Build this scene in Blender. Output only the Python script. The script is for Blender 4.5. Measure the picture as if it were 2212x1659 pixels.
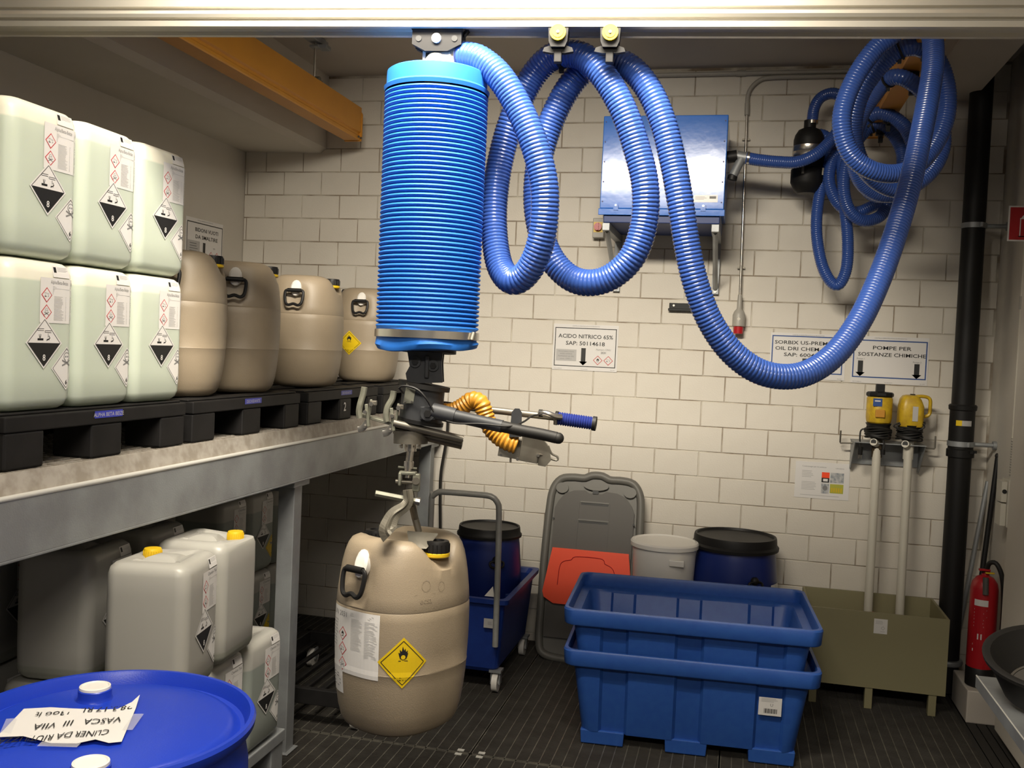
import bpy, bmesh, math, random
from mathutils import Vector, Matrix, Euler
from math import sin, cos, pi, radians, atan2, sqrt, exp

for o in list(bpy.data.objects):
    bpy.data.objects.remove(o)
SC = bpy.context.scene
COL = SC.collection
random.seed(7)

# ------------------------------------------------------------------ camera
cam_d = bpy.data.cameras.new('camera')
cam = bpy.data.objects.new('camera', cam_d)
COL.objects.link(cam)
cam_d.sensor_width = 36.0
cam_d.lens = 36.0 * 2100.0 / 2212.0
cam_d.clip_start = 0.05
yaw, pitch, roll = 0.2294, -0.03754, 0.04412
fw = Vector((-sin(yaw) * cos(pitch), cos(yaw) * cos(pitch), sin(pitch)))
rt = Vector((cos(yaw), sin(yaw), 0.0))
up = rt.cross(fw)
rt2 = rt * cos(roll) + up * sin(roll)
up2 = -rt * sin(roll) + up * cos(roll)
M = Matrix((rt2, up2, -fw)).transposed().to_4x4()
M.translation = Vector((0, 0, 1.68))
cam.matrix_world = M
SC.camera = cam

# ------------------------------------------------------------------ world, light, exposure
w = bpy.data.worlds.new('world')
SC.world = w
w.use_nodes = True
w.node_tree.nodes['Background'].inputs[0].default_value = (1.0, 0.93, 0.84, 1)
w.node_tree.nodes['Background'].inputs[1].default_value = 0.07

def area(name, loc, sx, sy, power, color, rot=(0, 0, 0), spread=180):
    l = bpy.data.lights.new(name, 'AREA')
    l.shape = 'RECTANGLE'
    l.size = sx
    l.size_y = sy
    l.energy = power
    l.color = color
    l.spread = radians(spread)
    o = bpy.data.objects.new(name, l)
    COL.objects.link(o)
    o.location = loc
    o.rotation_euler = rot
    return o
area('ceiling_lamp', (-0.70, 1.95, 3.12), 1.2, 0.22, 55, (1.0, 0.91, 0.76), (radians(49), 0, radians(6)), 92)
area('fill_light_near', (-0.60, 1.50, 3.16), 1.2, 0.22, 46, (1.0, 0.91, 0.76), (radians(0), 0, 0), 150)  # extra downlight added to brighten the can tops and the hanging drum
area('fill_light_rear', (0.0, -1.2, 3.17), 1.5, 0.20, 32, (1.0, 0.92, 0.80), (radians(36), 0, 0), 120)  # unseen fill light added behind the camera for the front faces
area('fill_light_up', (-0.40, 1.90, 3.10), 1.4, 0.12, 9, (1.0, 0.88, 0.70), (pi, 0, 0))  # upward fill added to brighten the ceiling and its beams

SC.view_settings.view_transform = 'Standard'
SC.view_settings.look = 'None'
SC.view_settings.gamma = 1.0
SC.view_settings.use_curve_mapping = False
SC.view_settings.exposure = 0.0

# ------------------------------------------------------------------ materials
def srgb(r, g, b):
    f = lambda c: (c / 255 / 12.92) if c / 255 <= 0.04045 else ((c / 255 + 0.055) / 1.055) ** 2.4
    return (f(r), f(g), f(b), 1)
MATS = {}
def mat(name, col, rough=0.5, metal=0.0, noise=None, nscale=20, bump=0.0, bscale=200, spec=0.5, sss=0.0, alpha=1.0, coat=0.0, trans=0.0):
    m = bpy.data.materials.new(name)
    m.use_nodes = True
    nt = m.node_tree
    b = nt.nodes['Principled BSDF']
    b.inputs['Base Color'].default_value = col
    b.inputs['Roughness'].default_value = rough
    b.inputs['Metallic'].default_value = metal
    b.inputs['Specular IOR Level'].default_value = spec
    b.inputs['Coat Weight'].default_value = coat
    if sss:
        b.inputs['Subsurface Weight'].default_value = sss
        b.inputs['Subsurface Radius'].default_value = (0.05, 0.05, 0.04)
        b.inputs['Subsurface Scale'].default_value = 1.0
    if alpha < 1:
        b.inputs['Alpha'].default_value = alpha
    if trans:
        b.inputs['Transmission Weight'].default_value = trans
    tc = nt.nodes.new('ShaderNodeTexCoord')
    if noise is not None:
        n = nt.nodes.new('ShaderNodeTexNoise')
        n.inputs['Scale'].default_value = nscale
        n.inputs['Detail'].default_value = 5
        nt.links.new(tc.outputs['Object'], n.inputs['Vector'])
        r = nt.nodes.new('ShaderNodeValToRGB')
        r.color_ramp.elements[0].position = 0.38
        r.color_ramp.elements[1].position = 0.64
        r.color_ramp.elements[0].color = noise
        r.color_ramp.elements[1].color = col
        nt.links.new(n.outputs['Fac'], r.inputs['Fac'])
        nt.links.new(r.outputs['Color'], b.inputs['Base Color'])
    if bump:
        n2 = nt.nodes.new('ShaderNodeTexNoise')
        n2.inputs['Scale'].default_value = bscale
        n2.inputs['Detail'].default_value = 4
        nt.links.new(tc.outputs['Object'], n2.inputs['Vector'])
        bp = nt.nodes.new('ShaderNodeBump')
        bp.inputs['Strength'].default_value = bump
        bp.inputs['Distance'].default_value = 0.002
        nt.links.new(n2.outputs['Fac'], bp.inputs['Height'])
        nt.links.new(bp.outputs['Normal'], b.inputs['Normal'])
    MATS[name] = m
    return m

mat('brick_paint', (0.70, 0.66, 0.585, 1), 0.7, noise=(0.665, 0.62, 0.545, 1), nscale=3, bump=0.5, bscale=120)
mat('mortar', (0.56, 0.525, 0.45, 1), 0.85, noise=(0.22, 0.17, 0.12, 1), nscale=7)
mat('plaster', (0.60, 0.565, 0.50, 1), 0.8, noise=(0.57, 0.53, 0.465, 1), nscale=2, bump=0.3)
mat('ceiling_paint', (0.52, 0.475, 0.42, 1), 0.85, noise=(0.49, 0.45, 0.40, 1), nscale=2, bump=0.3)
mat('dark_pit', (0.02, 0.018, 0.015, 1), 0.9)
mat('floor_grating', (0.16, 0.15, 0.125, 1), 0.5, 0.3, noise=(0.10, 0.093, 0.078, 1), nscale=12)
mat('jaw_steel', (0.13, 0.12, 0.095, 1), 0.5, 0.4, noise=(0.09, 0.08, 0.06, 1), nscale=20)
mat('grating_dark', (0.060, 0.055, 0.048, 1), 0.55, 0.2, noise=(0.045, 0.04, 0.035, 1), nscale=12)
mat('galvanised', (0.38, 0.40, 0.41, 1), 0.5, 0.55, noise=(0.30, 0.31, 0.32, 1), nscale=7, bump=0.2)
mat('galvanised_light', (0.62, 0.61, 0.57, 1), 0.5, 0.3)
mat('galvanised_dirty', (0.42, 0.385, 0.34, 1), 0.6, 0.2, noise=(0.30, 0.265, 0.22, 1), nscale=25)
mat('steel', (0.22, 0.205, 0.17, 1), 0.45, 0.6, noise=(0.15, 0.135, 0.11, 1), nscale=14)
mat('polished_steel', (0.60, 0.57, 0.52, 1), 0.25, 0.95)
mat('tool_steel', (0.25, 0.25, 0.20, 1), 0.5, 0.4, noise=(0.18, 0.18, 0.14, 1), nscale=30)
mat('tube_grey', (0.42, 0.42, 0.40, 1), 0.45, 0.3, noise=(0.36, 0.36, 0.34, 1), nscale=20)
mat('aluminium', (0.56, 0.53, 0.46, 1), 0.35, 0.4)
mat('cast_grey', (0.060, 0.062, 0.067, 1), 0.5, 0.15, noise=(0.042, 0.044, 0.048, 1), nscale=18, spec=0.35)
mat('black_plastic', (0.010, 0.0095, 0.0095, 1), 0.5, spec=0.3)
mat('black_rubber', (0.012, 0.011, 0.010, 1), 0.6)
mat('pallet_black', (0.012, 0.011, 0.011, 1), 0.6, noise=(0.008, 0.0075, 0.0075, 1), nscale=15, spec=0.3)
mat('crane_yellow', (0.62, 0.27, 0.022, 1), 0.45, noise=(0.58, 0.25, 0.02, 1), nscale=4)
mat('crane_yellow_dark', (0.36, 0.13, 0.012, 1), 0.5)
mat('hose_blue', (0.032, 0.080, 0.31, 1), 0.27, coat=0.3)
mat('tube_blue', (0.020, 0.155, 0.58, 1), 0.5, spec=0.35)
mat('cabinet_blue', (0.020, 0.15, 0.60, 1), 0.16, spec=0.35, bump=0.6, bscale=6)
mat('cabinet_blue_dark', (0.012, 0.035, 0.16, 1), 0.5)
mat('bin_blue', (0.022, 0.085, 0.36, 1), 0.42, noise=(0.026, 0.098, 0.38, 1), nscale=30, bump=0.15, bscale=400)
mat('cart_blue', (0.010, 0.032, 0.20, 1), 0.4, noise=(0.012, 0.04, 0.23, 1), nscale=20)
mat('keg_blue', (0.008, 0.022, 0.15, 1), 0.35)
mat('drum_blue', (0.012, 0.045, 0.46, 1), 0.33, bump=0.1, bscale=300)
mat('beige', (0.315, 0.255, 0.180, 1), 0.45, noise=(0.29, 0.233, 0.163, 1), nscale=6, bump=0.25, bscale=350)
mat('white_plastic', (0.76, 0.735, 0.69, 1), 0.4)
mat('paper', (0.72, 0.70, 0.68, 1), 0.35)
mat('paper_grey', (0.40, 0.39, 0.38, 1), 0.5)
mat('ink', (0.012, 0.012, 0.012, 1), 0.5)
mat('ink_grey', (0.20, 0.20, 0.20, 1), 0.6)
mat('ink_pale', (0.45, 0.44, 0.43, 1), 0.6)
mat('ink_red', (0.50, 0.03, 0.04, 1), 0.5)
mat('ink_blue', (0.02, 0.07, 0.26, 1), 0.5)
mat('blue_sticker', (0.03, 0.04, 0.36, 1), 0.4)
mat('hazard_yellow', (0.72, 0.50, 0.012, 1), 0.3)
mat('cap_yellow', (0.66, 0.43, 0.012, 1), 0.4)
mat('pump_yellow', (0.60, 0.40, 0.015, 1), 0.4, noise=(0.45, 0.28, 0.02, 1), nscale=30)
mat('duct_orange', (0.52, 0.24, 0.025, 1), 0.4)
mat('flap_orange', (0.95, 0.075, 0.015, 1), 0.5)
mat('grey_plastic', (0.085, 0.078, 0.070, 1), 0.55)
mat('grey_plastic_light', (0.14, 0.135, 0.12, 1), 0.5)
mat('olive_plastic', (0.26, 0.235, 0.13, 1), 0.55, bump=0.2, bscale=400)
mat('pvc_white', (0.60, 0.57, 0.49, 1), 0.4)
mat('pvc_grey', (0.36, 0.34, 0.30, 1), 0.45)
mat('red_paint', (0.42, 0.012, 0.018, 1), 0.3)
mat('grip_blue', (0.02, 0.035, 0.22, 1), 0.5)
mat('tape', (0.75, 0.75, 0.78, 1), 0.2, alpha=0.35)
mat('smoke_plastic', (0.05, 0.035, 0.02, 1), 0.15)
mat('photo_grey', (0.22, 0.25, 0.28, 1), 0.5, noise=(0.5, 0.5, 0.5, 1), nscale=60)
mat('olive_yellow', (0.42, 0.42, 0.05, 1), 0.5)

def can_material(name, low, high, level):
    """translucent polyethylene can: tinted up to the liquid's own level, milky above it"""
    m = bpy.data.materials.new(name)
    m.use_nodes = True
    nt = m.node_tree
    b = nt.nodes['Principled BSDF']
    tc = nt.nodes.new('ShaderNodeTexCoord')
    sp = nt.nodes.new('ShaderNodeSeparateXYZ')
    nt.links.new(tc.outputs['Object'], sp.inputs[0])
    mr = nt.nodes.new('ShaderNodeMapRange')
    mr.inputs['From Min'].default_value = level - 0.003
    mr.inputs['From Max'].default_value = level + 0.003
    nt.links.new(sp.outputs['Z'], mr.inputs['Value'])
    mx = nt.nodes.new('ShaderNodeMix')
    mx.data_type = 'RGBA'
    mx.inputs[6].default_value = low
    mx.inputs[7].default_value = high
    nt.links.new(mr.outputs[0], mx.inputs[0])
    nt.links.new(mx.outputs[2], b.inputs['Base Color'])
    b.inputs['Roughness'].default_value = 0.38
    b.inputs['Subsurface Weight'].default_value = 0.35
    b.inputs['Subsurface Radius'].default_value = (0.06, 0.065, 0.055)
    b.inputs['Subsurface Scale'].default_value = 1.0
    MATS[name] = m
can_material('can_green', (0.56, 0.62, 0.52, 1), (0.80, 0.78, 0.66, 1), 0.335)
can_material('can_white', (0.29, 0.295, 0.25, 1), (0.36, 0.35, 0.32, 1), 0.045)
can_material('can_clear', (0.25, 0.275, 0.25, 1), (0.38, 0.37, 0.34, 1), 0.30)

# ------------------------------------------------------------------ mesh builder
_txt = {}
def text_geo(s, bold=False):
    k = (s, bold)
    if k not in _txt:
        c = bpy.data.curves.new('t', 'FONT')
        c.body = s
        c.size = 1.0
        c.resolution_u = 2
        if bold:
            c.offset = 0.011
        o = bpy.data.objects.new('t', c)
        me = o.to_mesh()
        vs = [(v.co.x, v.co.y) for v in me.vertices]
        fs = [tuple(p.vertices) for p in me.polygons]
        o.to_mesh_clear()
        bpy.data.objects.remove(o)
        bpy.data.curves.remove(c)
        if vs:
            x0 = min(v[0] for v in vs)
            x1 = max(v[0] for v in vs)
            vs = [(v[0] - x0, v[1]) for v in vs]
            _txt[k] = (vs, fs, x1 - x0)
        else:
            _txt[k] = ([], [], 0)
    return _txt[k]

def clip(poly, axis, val, keep_less):
    out = []
    n = len(poly)
    for i in range(n):
        a, b = poly[i], poly[(i + 1) % n]
        ia = (a[axis] <= val) if keep_less else (a[axis] >= val)
        ib = (b[axis] <= val) if keep_less else (b[axis] >= val)
        if ia:
            out.append(a)
        if ia != ib:
            t = (val - a[axis]) / (b[axis] - a[axis])
            out.append((a[0] + (b[0] - a[0]) * t, a[1] + (b[1] - a[1]) * t))
    return out

class MB:
    def __init__(s, warp=None):
        s.v, s.f, s.m, s.sm = [], [], [], []
        s.mats = []
        s.warp = warp
        s.cut = 0
    def mi(s, m):
        if m not in s.mats:
            s.mats.append(m)
        return s.mats.index(m)
    def add(s, vs, fs, m, smooth=False, T=None):
        o = len(s.v)
        if T is not None:
            vs = [T @ Vector(q) for q in vs]
        s.v += [tuple(q) for q in vs]
        k = s.mi(m)
        for f in fs:
            s.f.append([o + i for i in f])
            s.m.append(k)
            s.sm.append(smooth)
        return s
    def box(s, c, d, m, T=None):
        x, y, z = c
        a, b, e = d[0] / 2, d[1] / 2, d[2] / 2
        vs = [(x + i * a, y + j * b, z + k * e) for i in (-1, 1) for j in (-1, 1) for k in (-1, 1)]
        fs = [(0, 1, 3, 2), (4, 6, 7, 5), (0, 4, 5, 1), (2, 3, 7, 6), (0, 2, 6, 4), (1, 5, 7, 3)]
        return s.add(vs, fs, m, False, T)
    def bb(s, x0, x1, y0, y1, z0, z1, m, T=None):
        return s.box(((x0 + x1) / 2, (y0 + y1) / 2, (z0 + z1) / 2), (x1 - x0, y1 - y0, z1 - z0), m, T)
    def cyl(s, p0, p1, r0, m, r1=None, n=20, caps=True, smooth=True, hexa=False):
        r1 = r0 if r1 is None else r1
        p0, p1 = Vector(p0), Vector(p1)
        d = (p1 - p0).normalized()
        a = Vector((0, 0, 1)) if abs(d.z) < 0.9 else Vector((1, 0, 0))
        u = d.cross(a).normalized()
        v = d.cross(u)
        vs = []
        for p, r in ((p0, r0), (p1, r1)):
            for i in range(n):
                t = 2 * pi * i / n
                vs.append(p + u * r * cos(t) + v * r * sin(t))
        fs = [(i, n + i, n + (i + 1) % n, (i + 1) % n) for i in range(n)]
        s.add(vs, fs, m, smooth)
        if caps:
            s.add(vs[:n], [tuple(range(n))], m)
            s.add(vs[n:], [tuple(reversed(range(n)))], m)
        return s
    def lathe(s, prof, m, n=32, T=None, smooth=True, mfun=None, cap0=True, cap1=True):
        vs = []
        for r, z in prof:
            for i in range(n):
                t = 2 * pi * i / n
                vs.append((r * cos(t), r * sin(t), z))
        if T is not None:
            vs = [T @ Vector(q) for q in vs]
        for j in range(len(prof) - 1):
            fs = [(j * n + i, j * n + (i + 1) % n, (j + 1) * n + (i + 1) % n, (j + 1) * n + i) for i in range(n)]
            o = len(s.v)
            mm = mfun(j) if mfun else m
            if j == 0:
                base = o
                s.v += [tuple(q) for q in vs]
            k = s.mi(mm)
            for f in fs:
                s.f.append([base + i for i in f])
                s.m.append(k)
                s.sm.append(smooth)
        if cap0:
            s.add(vs[:n], [tuple(reversed(range(n)))], m)
        if cap1:
            s.add(vs[-n:], [tuple(range(n))], m)
        return s
    def tube(s, pts, r, m, n=10, closed=False, caps=True, rfun=None, flat=None):
        P = [Vector(p) for p in pts]
        N = len(P)
        vs = []
        tg = []
        for i in range(N):
            if closed:
                tg.append((P[(i + 1) % N] - P[i - 1]).normalized())
            else:
                tg.append((P[min(i + 1, N - 1)] - P[max(i - 1, 0)]).normalized())
        a = Vector((0, 0, 1)) if abs(tg[0].z) < 0.9 else Vector((1, 0, 0))
        u = tg[0].cross(a).normalized()
        for i in range(N):
            u = (u - tg[i] * u.dot(tg[i])).normalized()
            v = tg[i].cross(u)
            rr = rfun(i) if rfun else r
            for k in range(n):
                t = 2 * pi * k / n
                if flat:
                    vs.append(P[i] + u * flat[0] * cos(t) + v * flat[1] * sin(t))
                else:
                    vs.append(P[i] + u * rr * cos(t) + v * rr * sin(t))
        fs = []
        for i in range(N if closed else N - 1):
            j = (i + 1) % N
            for k in range(n):
                fs.append((i * n + k, i * n + (k + 1) % n, j * n + (k + 1) % n, j * n + k))
        s.add(vs, fs, m, True)
        if caps and not closed:
            s.add(vs[:n], [tuple(reversed(range(n)))], m)
            s.add(vs[-n:], [tuple(range(n))], m)
        return s
    def prism(s, poly, z0, z1, m, T=None, smooth=False):
        n = len(poly)
        vs = [(p[0], p[1], z0) for p in poly] + [(p[0], p[1], z1) for p in poly]
        s.add(vs, [(i, (i + 1) % n, n + (i + 1) % n, n + i) for i in range(n)], m, smooth, T)
        s.add(vs[:n], [tuple(reversed(range(n)))], m, False, T)
        s.add(vs[n:], [tuple(range(n))], m, False, T)
        return s
    def loft(s, rings, m, smooth=True, cap0=True, cap1=True, mfun=None):
        n = len(rings[0])
        vs = [q for r in rings for q in r]
        o = len(s.v)
        s.v += [tuple(q) for q in vs]
        for j in range(len(rings) - 1):
            k = s.mi(mfun(j) if mfun else m)
            for i in range(n):
                s.f.append([o + j * n + i, o + j * n + (i + 1) % n, o + (j + 1) * n + (i + 1) % n, o + (j + 1) * n + i])
                s.m.append(k)
                s.sm.append(smooth)
        if cap0:
            s.f.append([o + i for i in reversed(range(n))]); s.m.append(s.mi(m)); s.sm.append(False)
        if cap1:
            s.f.append([o + (len(rings) - 1) * n + i for i in range(n)]); s.m.append(s.mi(m)); s.sm.append(False)
        return s
    def sph(s, c, r, m, n=12, sc=(1, 1, 1)):
        rings = []
        for j in range(1, n):
            t = -pi / 2 + pi * j / n
            rings.append([(c[0] + r * sc[0] * cos(t) * cos(2 * pi * i / (2 * n)), c[1] + r * sc[1] * cos(t) * sin(2 * pi * i / (2 * n)), c[2] + r * sc[2] * sin(t)) for i in range(2 * n)])
        return s.loft(rings, m)
    # flat print drawing, local (x, z) mapped by warp(x, z, lift)
    def poly(s, pts, m, layer=1):
        pieces = [list(pts)]
        if s.cut:
            for ax in (0, 1):
                nxt = []
                for p in pieces:
                    a = min(q[ax] for q in p)
                    b = max(q[ax] for q in p)
                    k0 = math.floor(a / s.cut)
                    k1 = math.ceil(b / s.cut)
                    for k in range(k0, k1):
                        q = clip(p, ax, k * s.cut, False)
                        if len(q) > 2:
                            q = clip(q, ax, (k + 1) * s.cut, True)
                        if len(q) > 2:
                            nxt.append(q)
                pieces = nxt
        for p in pieces:
            s.add([s.warp(x, z, layer) for x, z in p], [tuple(range(len(p)))], m)
        return s
    def rect(s, x0, z0, x1, z1, m, layer=1):
        return s.poly([(x0, z0), (x1, z0), (x1, z1), (x0, z1)], m, layer)
    def frame(s, x0, z0, x1, z1, t, m, layer=2):
        s.rect(x0, z0, x1, z0 + t, m, layer)
        s.rect(x0, z1 - t, x1, z1, m, layer)
        s.rect(x0, z0 + t, x0 + t, z1 - t, m, layer)
        s.rect(x1 - t, z0 + t, x1, z1 - t, m, layer)
    def line(s, a, b, t, m, layer=2):
        dx, dz = b[0] - a[0], b[1] - a[1]
        L = sqrt(dx * dx + dz * dz) or 1
        nx, nz = -dz / L * t / 2, dx / L * t / 2
        s.poly([(a[0] - nx, a[1] - nz), (b[0] - nx, b[1] - nz), (b[0] + nx, b[1] + nz), (a[0] + nx, a[1] + nz)], m, layer)
    def disc(s, cx, cz, r, m, layer=2, n=16, sz=1.0):
        s.poly([(cx + r * cos(2 * pi * i / n), cz + r * sz * sin(2 * pi * i / n)) for i in range(n)], m, layer)
    def ring(s, cx, cz, r, t, m, layer=2, n=16):
        for i in range(n):
            a, b = 2 * pi * i / n, 2 * pi * (i + 1) / n
            s.poly([(cx + (r - t) * cos(a), cz + (r - t) * sin(a)), (cx + r * cos(a), cz + r * sin(a)), (cx + r * cos(b), cz + r * sin(b)), (cx + (r - t) * cos(b), cz + (r - t) * sin(b))], m, layer)
    def text(s, st, size, x, z, m, align='l', layer=3, bold=False, width=None, rot=0):
        vs, fs, wd = text_geo(st, bold)
        if not vs:
            return s
        sx = size if width is None else width / wd
        ox = x - (wd * sx / 2 if align == 'c' else (wd * sx if align == 'r' else 0))
        out = []
        for a, b in vs:
            px, pz = ox + a * sx, z + b * size
            if rot:
                dx, dz = px - x, pz - z
                px, pz = x + dx * cos(rot) - dz * sin(rot), z + dx * sin(rot) + dz * cos(rot)
            out.append(s.warp(px, pz, layer))
        s.add(out, fs, m)
        return s
    def build(s, name, parent=None, bevel=0, seg=2, loc=None, rot=None, auto=False, sub=0):
        me = bpy.data.meshes.new(name)
        me.from_pydata(s.v, [], s.f)
        for m in s.mats:
            me.materials.append(MATS[m])
        me.polygons.foreach_set('material_index', s.m)
        me.polygons.foreach_set('use_smooth', s.sm)
        me.update()
        if any(s.sm):
            me.set_sharp_from_angle(angle=radians(38))
        o = bpy.data.objects.new(name, me)
        COL.objects.link(o)
        if parent is not None:
            o.parent = parent
        if loc is not None:
            o.location = loc
        if rot is not None:
            o.rotation_euler = rot
        if bevel:
            bv = o.modifiers.new('bevel', 'BEVEL')
            bv.width = bevel
            bv.segments = seg
            bv.limit_method = 'ANGLE'
            bv.angle_limit = radians(40)
        if sub:
            sm = o.modifiers.new('sub', 'SUBSURF')
            sm.levels = sub
            sm.render_levels = sub
        return o

def tag(o, label, cat, group=None, kind=None):
    o['label'] = label
    if cat:
        o['category'] = cat
    if group:
        o['group'] = group
    if kind:
        o['kind'] = kind
    return o
def thing(name, label, cat, loc=(0, 0, 0), rotz=0, group=None):
    o = bpy.data.objects.new(name, None)
    COL.objects.link(o)
    o.empty_display_size = 0.05
    o.location = loc
    o.rotation_euler = (0, 0, rotz)
    return tag(o, label, cat, group)
def struct(name, mb, **k):
    o = mb.build(name, **k)
    o['kind'] = 'structure'
    return o
def dup(root, loc, rotz=0.0, label=None, skip=()):
    r = root.copy()
    COL.objects.link(r)
    r.location = loc
    r.rotation_euler = (0, 0, rotz)
    if label:
        r['label'] = label
    for ch in list(root.children):
        if ch.name.split('.')[0] in skip:
            continue
        c = ch.copy()
        COL.objects.link(c)
        c.parent = r
        for g in list(ch.children):
            d = g.copy()
            COL.objects.link(d)
            d.parent = c
    return r
def catmull(pts, step=0.03, closed=False):
    """evenly spaced points on a Catmull-Rom curve through pts"""
    P = [Vector(p) for p in pts]
    n = len(P)
    fine = []
    for i in range(n if closed else n - 1):
        if closed:
            a, b, c, d = P[i - 1], P[i], P[(i + 1) % n], P[(i + 2) % n]
        else:
            b, c = P[i], P[i + 1]
            a = P[i - 1] if i else b * 2 - c
            d = P[i + 2] if i + 2 < n else c * 2 - b
        for k in range(24):
            t = k / 24
            fine.append(0.5 * ((2 * b) + (c - a) * t + (2 * a - 5 * b + 4 * c - d) * t * t + (3 * b - a - 3 * c + d) * t ** 3))
    fine.append(P[0] if closed else P[-1])
    out = [fine[0]]
    acc = 0.0
    for i in range(1, len(fine)):
        a, b = fine[i - 1], fine[i]
        L = (b - a).length
        while acc + L >= step:
            t = (step - acc) / L
            a = a + (b - a) * t
            out.append(a.copy())
            L = (b - a).length
            acc = 0.0
        acc += L
    return out
def rrect(hx, hy, r, n=6, cx=0, cy=0):
    out = []
    for k, (sx, sy) in enumerate(((1, 1), (-1, 1), (-1, -1), (1, -1))):
        for i in range(n + 1):
            t = (k + i / n) * pi / 2
            out.append((cx + sx * (hx - r) + r * cos(t), cy + sy * (hy - r) + r * sin(t)))
    return out
def flatwarp(origin, ux, uz, nrm, eps=0.0004):
    O, U, W, N = Vector(origin), Vector(ux), Vector(uz), Vector(nrm)
    return lambda x, z, l: O + U * x + W * z + N * (eps * l)

# ------------------------------------------------------------------ pictograms
def dia(mb, cx, cz, h, m, layer):
    mb.poly([(cx, cz - h), (cx + h, cz), (cx, cz + h), (cx - h, cz)], m, layer)
def dia_line(mb, cx, cz, h, t, m, layer):
    p = [(cx, cz - h), (cx + h, cz), (cx, cz + h), (cx - h, cz)]
    for i in range(4):
        mb.line(p[i], p[(i + 1) % 4], t, m, layer)
def acid_icon(mb, cx, cz, s, m, layer=3):
    """two tilted tubes dripping on a bar and a hand"""
    for sg, ox in ((-1, -.30), (1, .30)):
        a = (cx + ox * s - .26 * s, cz + .26 * s - sg * .05 * s)
        b = (cx + ox * s + .26 * s, cz + .26 * s + sg * .05 * s * -1)
        mb.line((a[0], a[1] + .05 * s), (b[0], b[1] + .05 * s), .025 * s, m, layer)
        mb.line((a[0], a[1] - .05 * s), (b[0], b[1] - .05 * s), .025 * s, m, layer)
        mb.line((a[0], a[1] - .05 * s), (a[0], a[1] + .05 * s), .025 * s, m, layer)
    mb.rect(cx - .55 * s, cz - .30 * s, cx - .08 * s, cz - .18 * s, m, layer)
    mb.line((cx - .38 * s, cz - .16 * s), (cx - .44 * s, cz + .04 * s), .03 * s, m, layer)
    mb.line((cx - .32 * s, cz - .16 * s), (cx - .26 * s, cz + .04 * s), .03 * s, m, layer)
    mb.line((cx - .35 * s, cz - .16 * s), (cx - .35 * s, cz + .06 * s), .03 * s, m, layer)
    mb.line((cx + .18 * s, cz - .30 * s), (cx + .46 * s, cz - .16 * s), .05 * s, m, layer)
    mb.line((cx + .46 * s, cz - .16 * s), (cx + .36 * s, cz - .02 * s), .04 * s, m, layer)
    mb.line((cx + .30 * s, cz - .12 * s), (cx + .30 * s, cz + .10 * s), .03 * s, m, layer)
    mb.line((cx + .20 * s, cz - .22 * s), (cx + .42 * s, cz - .26 * s), .03 * s, m, layer)
def skull_icon(mb, cx, cz, s, m, bg, layer=3):
    mb.line((cx - .4 * s, cz - .35 * s), (cx + .4 * s, cz - .02 * s), .09 * s, m, layer)
    mb.line((cx + .4 * s, cz - .35 * s), (cx - .4 * s, cz - .02 * s), .09 * s, m, layer)
    mb.ring(cx, cz + .2 * s, .27 * s, .05 * s, m, layer, 14)
    mb.disc(cx, cz + .2 * s, .22 * s, bg, layer + .4, 14)
    mb.rect(cx - .12 * s, cz - .14 * s, cx + .12 * s, cz + .02 * s, m, layer + .5)
    mb.rect(cx - .08 * s, cz - .10 * s, cx + .08 * s, cz + .04 * s, bg, layer + .8)
    for d in (-1, 1):
        mb.disc(cx + d * .09 * s, cz + .2 * s, .06 * s, m, layer + 1, 8)
def flame_icon(mb, cx, cz, s, m, bg, layer=3):
    fl = [(-.30, -.05), (-.36, .20), (-.24, .12), (-.26, .42), (-.12, .26), (-.05, .66), (.06, .34), (.14, .50), (.20, .24), (.32, .36), (.30, .10), (.36, .16), (.30, -.08)]
    c0 = (cx, cz + .02 * s)
    for i in range(len(fl) - 1):
        a, b = fl[i], fl[i + 1]
        mb.poly([c0, (cx + b[0] * s, cz + b[1] * s), (cx + a[0] * s, cz + a[1] * s)], m, layer)
    mb.poly([(cx + x * s, cz + z * s) for x, z in ((-.30, -.05), (-.22, -.28), (.22, -.28), (.30, -.08), (0, .02))], m, layer)
    mb.disc(cx, cz - .15 * s, .21 * s, m, layer + .4, 16)
    mb.disc(cx, cz - .15 * s, .165 * s, bg, layer + .8, 16)
    mb.rect(cx - .34 * s, cz - .46 * s, cx + .34 * s, cz - .40 * s, m, layer)
def ghs(mb, cx, cz, h, icon, layer=3):
    dia(mb, cx, cz, h, 'ink_red', layer)
    dia(mb, cx, cz, h * .84, 'paper', layer + .5)
    if icon == 'acid':
        acid_icon(mb, cx, cz, h * .8, 'ink', layer + 1)
    elif icon == 'flame':
        flame_icon(mb, cx, cz, h * .8, 'ink', 'paper', layer + 1)
    else:
        skull_icon(mb, cx, cz, h * 1.1, 'ink_grey', 'paper', layer + 1)
def smallprint(mb, x0, x1, z1, rows, dz, m='ink_pale', layer=3, t=.35):
    rnd = random.Random(int(abs(x0 * 7919 + z1 * 104729)) + rows)
    for k in range(rows):
        z = z1 - k * dz
        mb.rect(x0, z - dz * t, x0 + (x1 - x0) * rnd.uniform(.7, 1), z, m, layer)
def diamond8(mb, cx, cz, h, layer=2):
    dia(mb, cx, cz, h, 'paper', layer)
    dia_line(mb, cx, cz, h * .9, h * .025, 'ink', layer + .5)
    q = h * .88
    mb.poly([(cx - q, cz), (cx, cz - q), (cx + q, cz)], 'ink', layer + 1)
    acid_icon(mb, cx, cz + .30 * h, h * .68, 'ink', layer + 1)
    mb.text('8', h * .34, cx, cz - .68 * h, 'paper', 'c', layer + 2, True)
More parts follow.
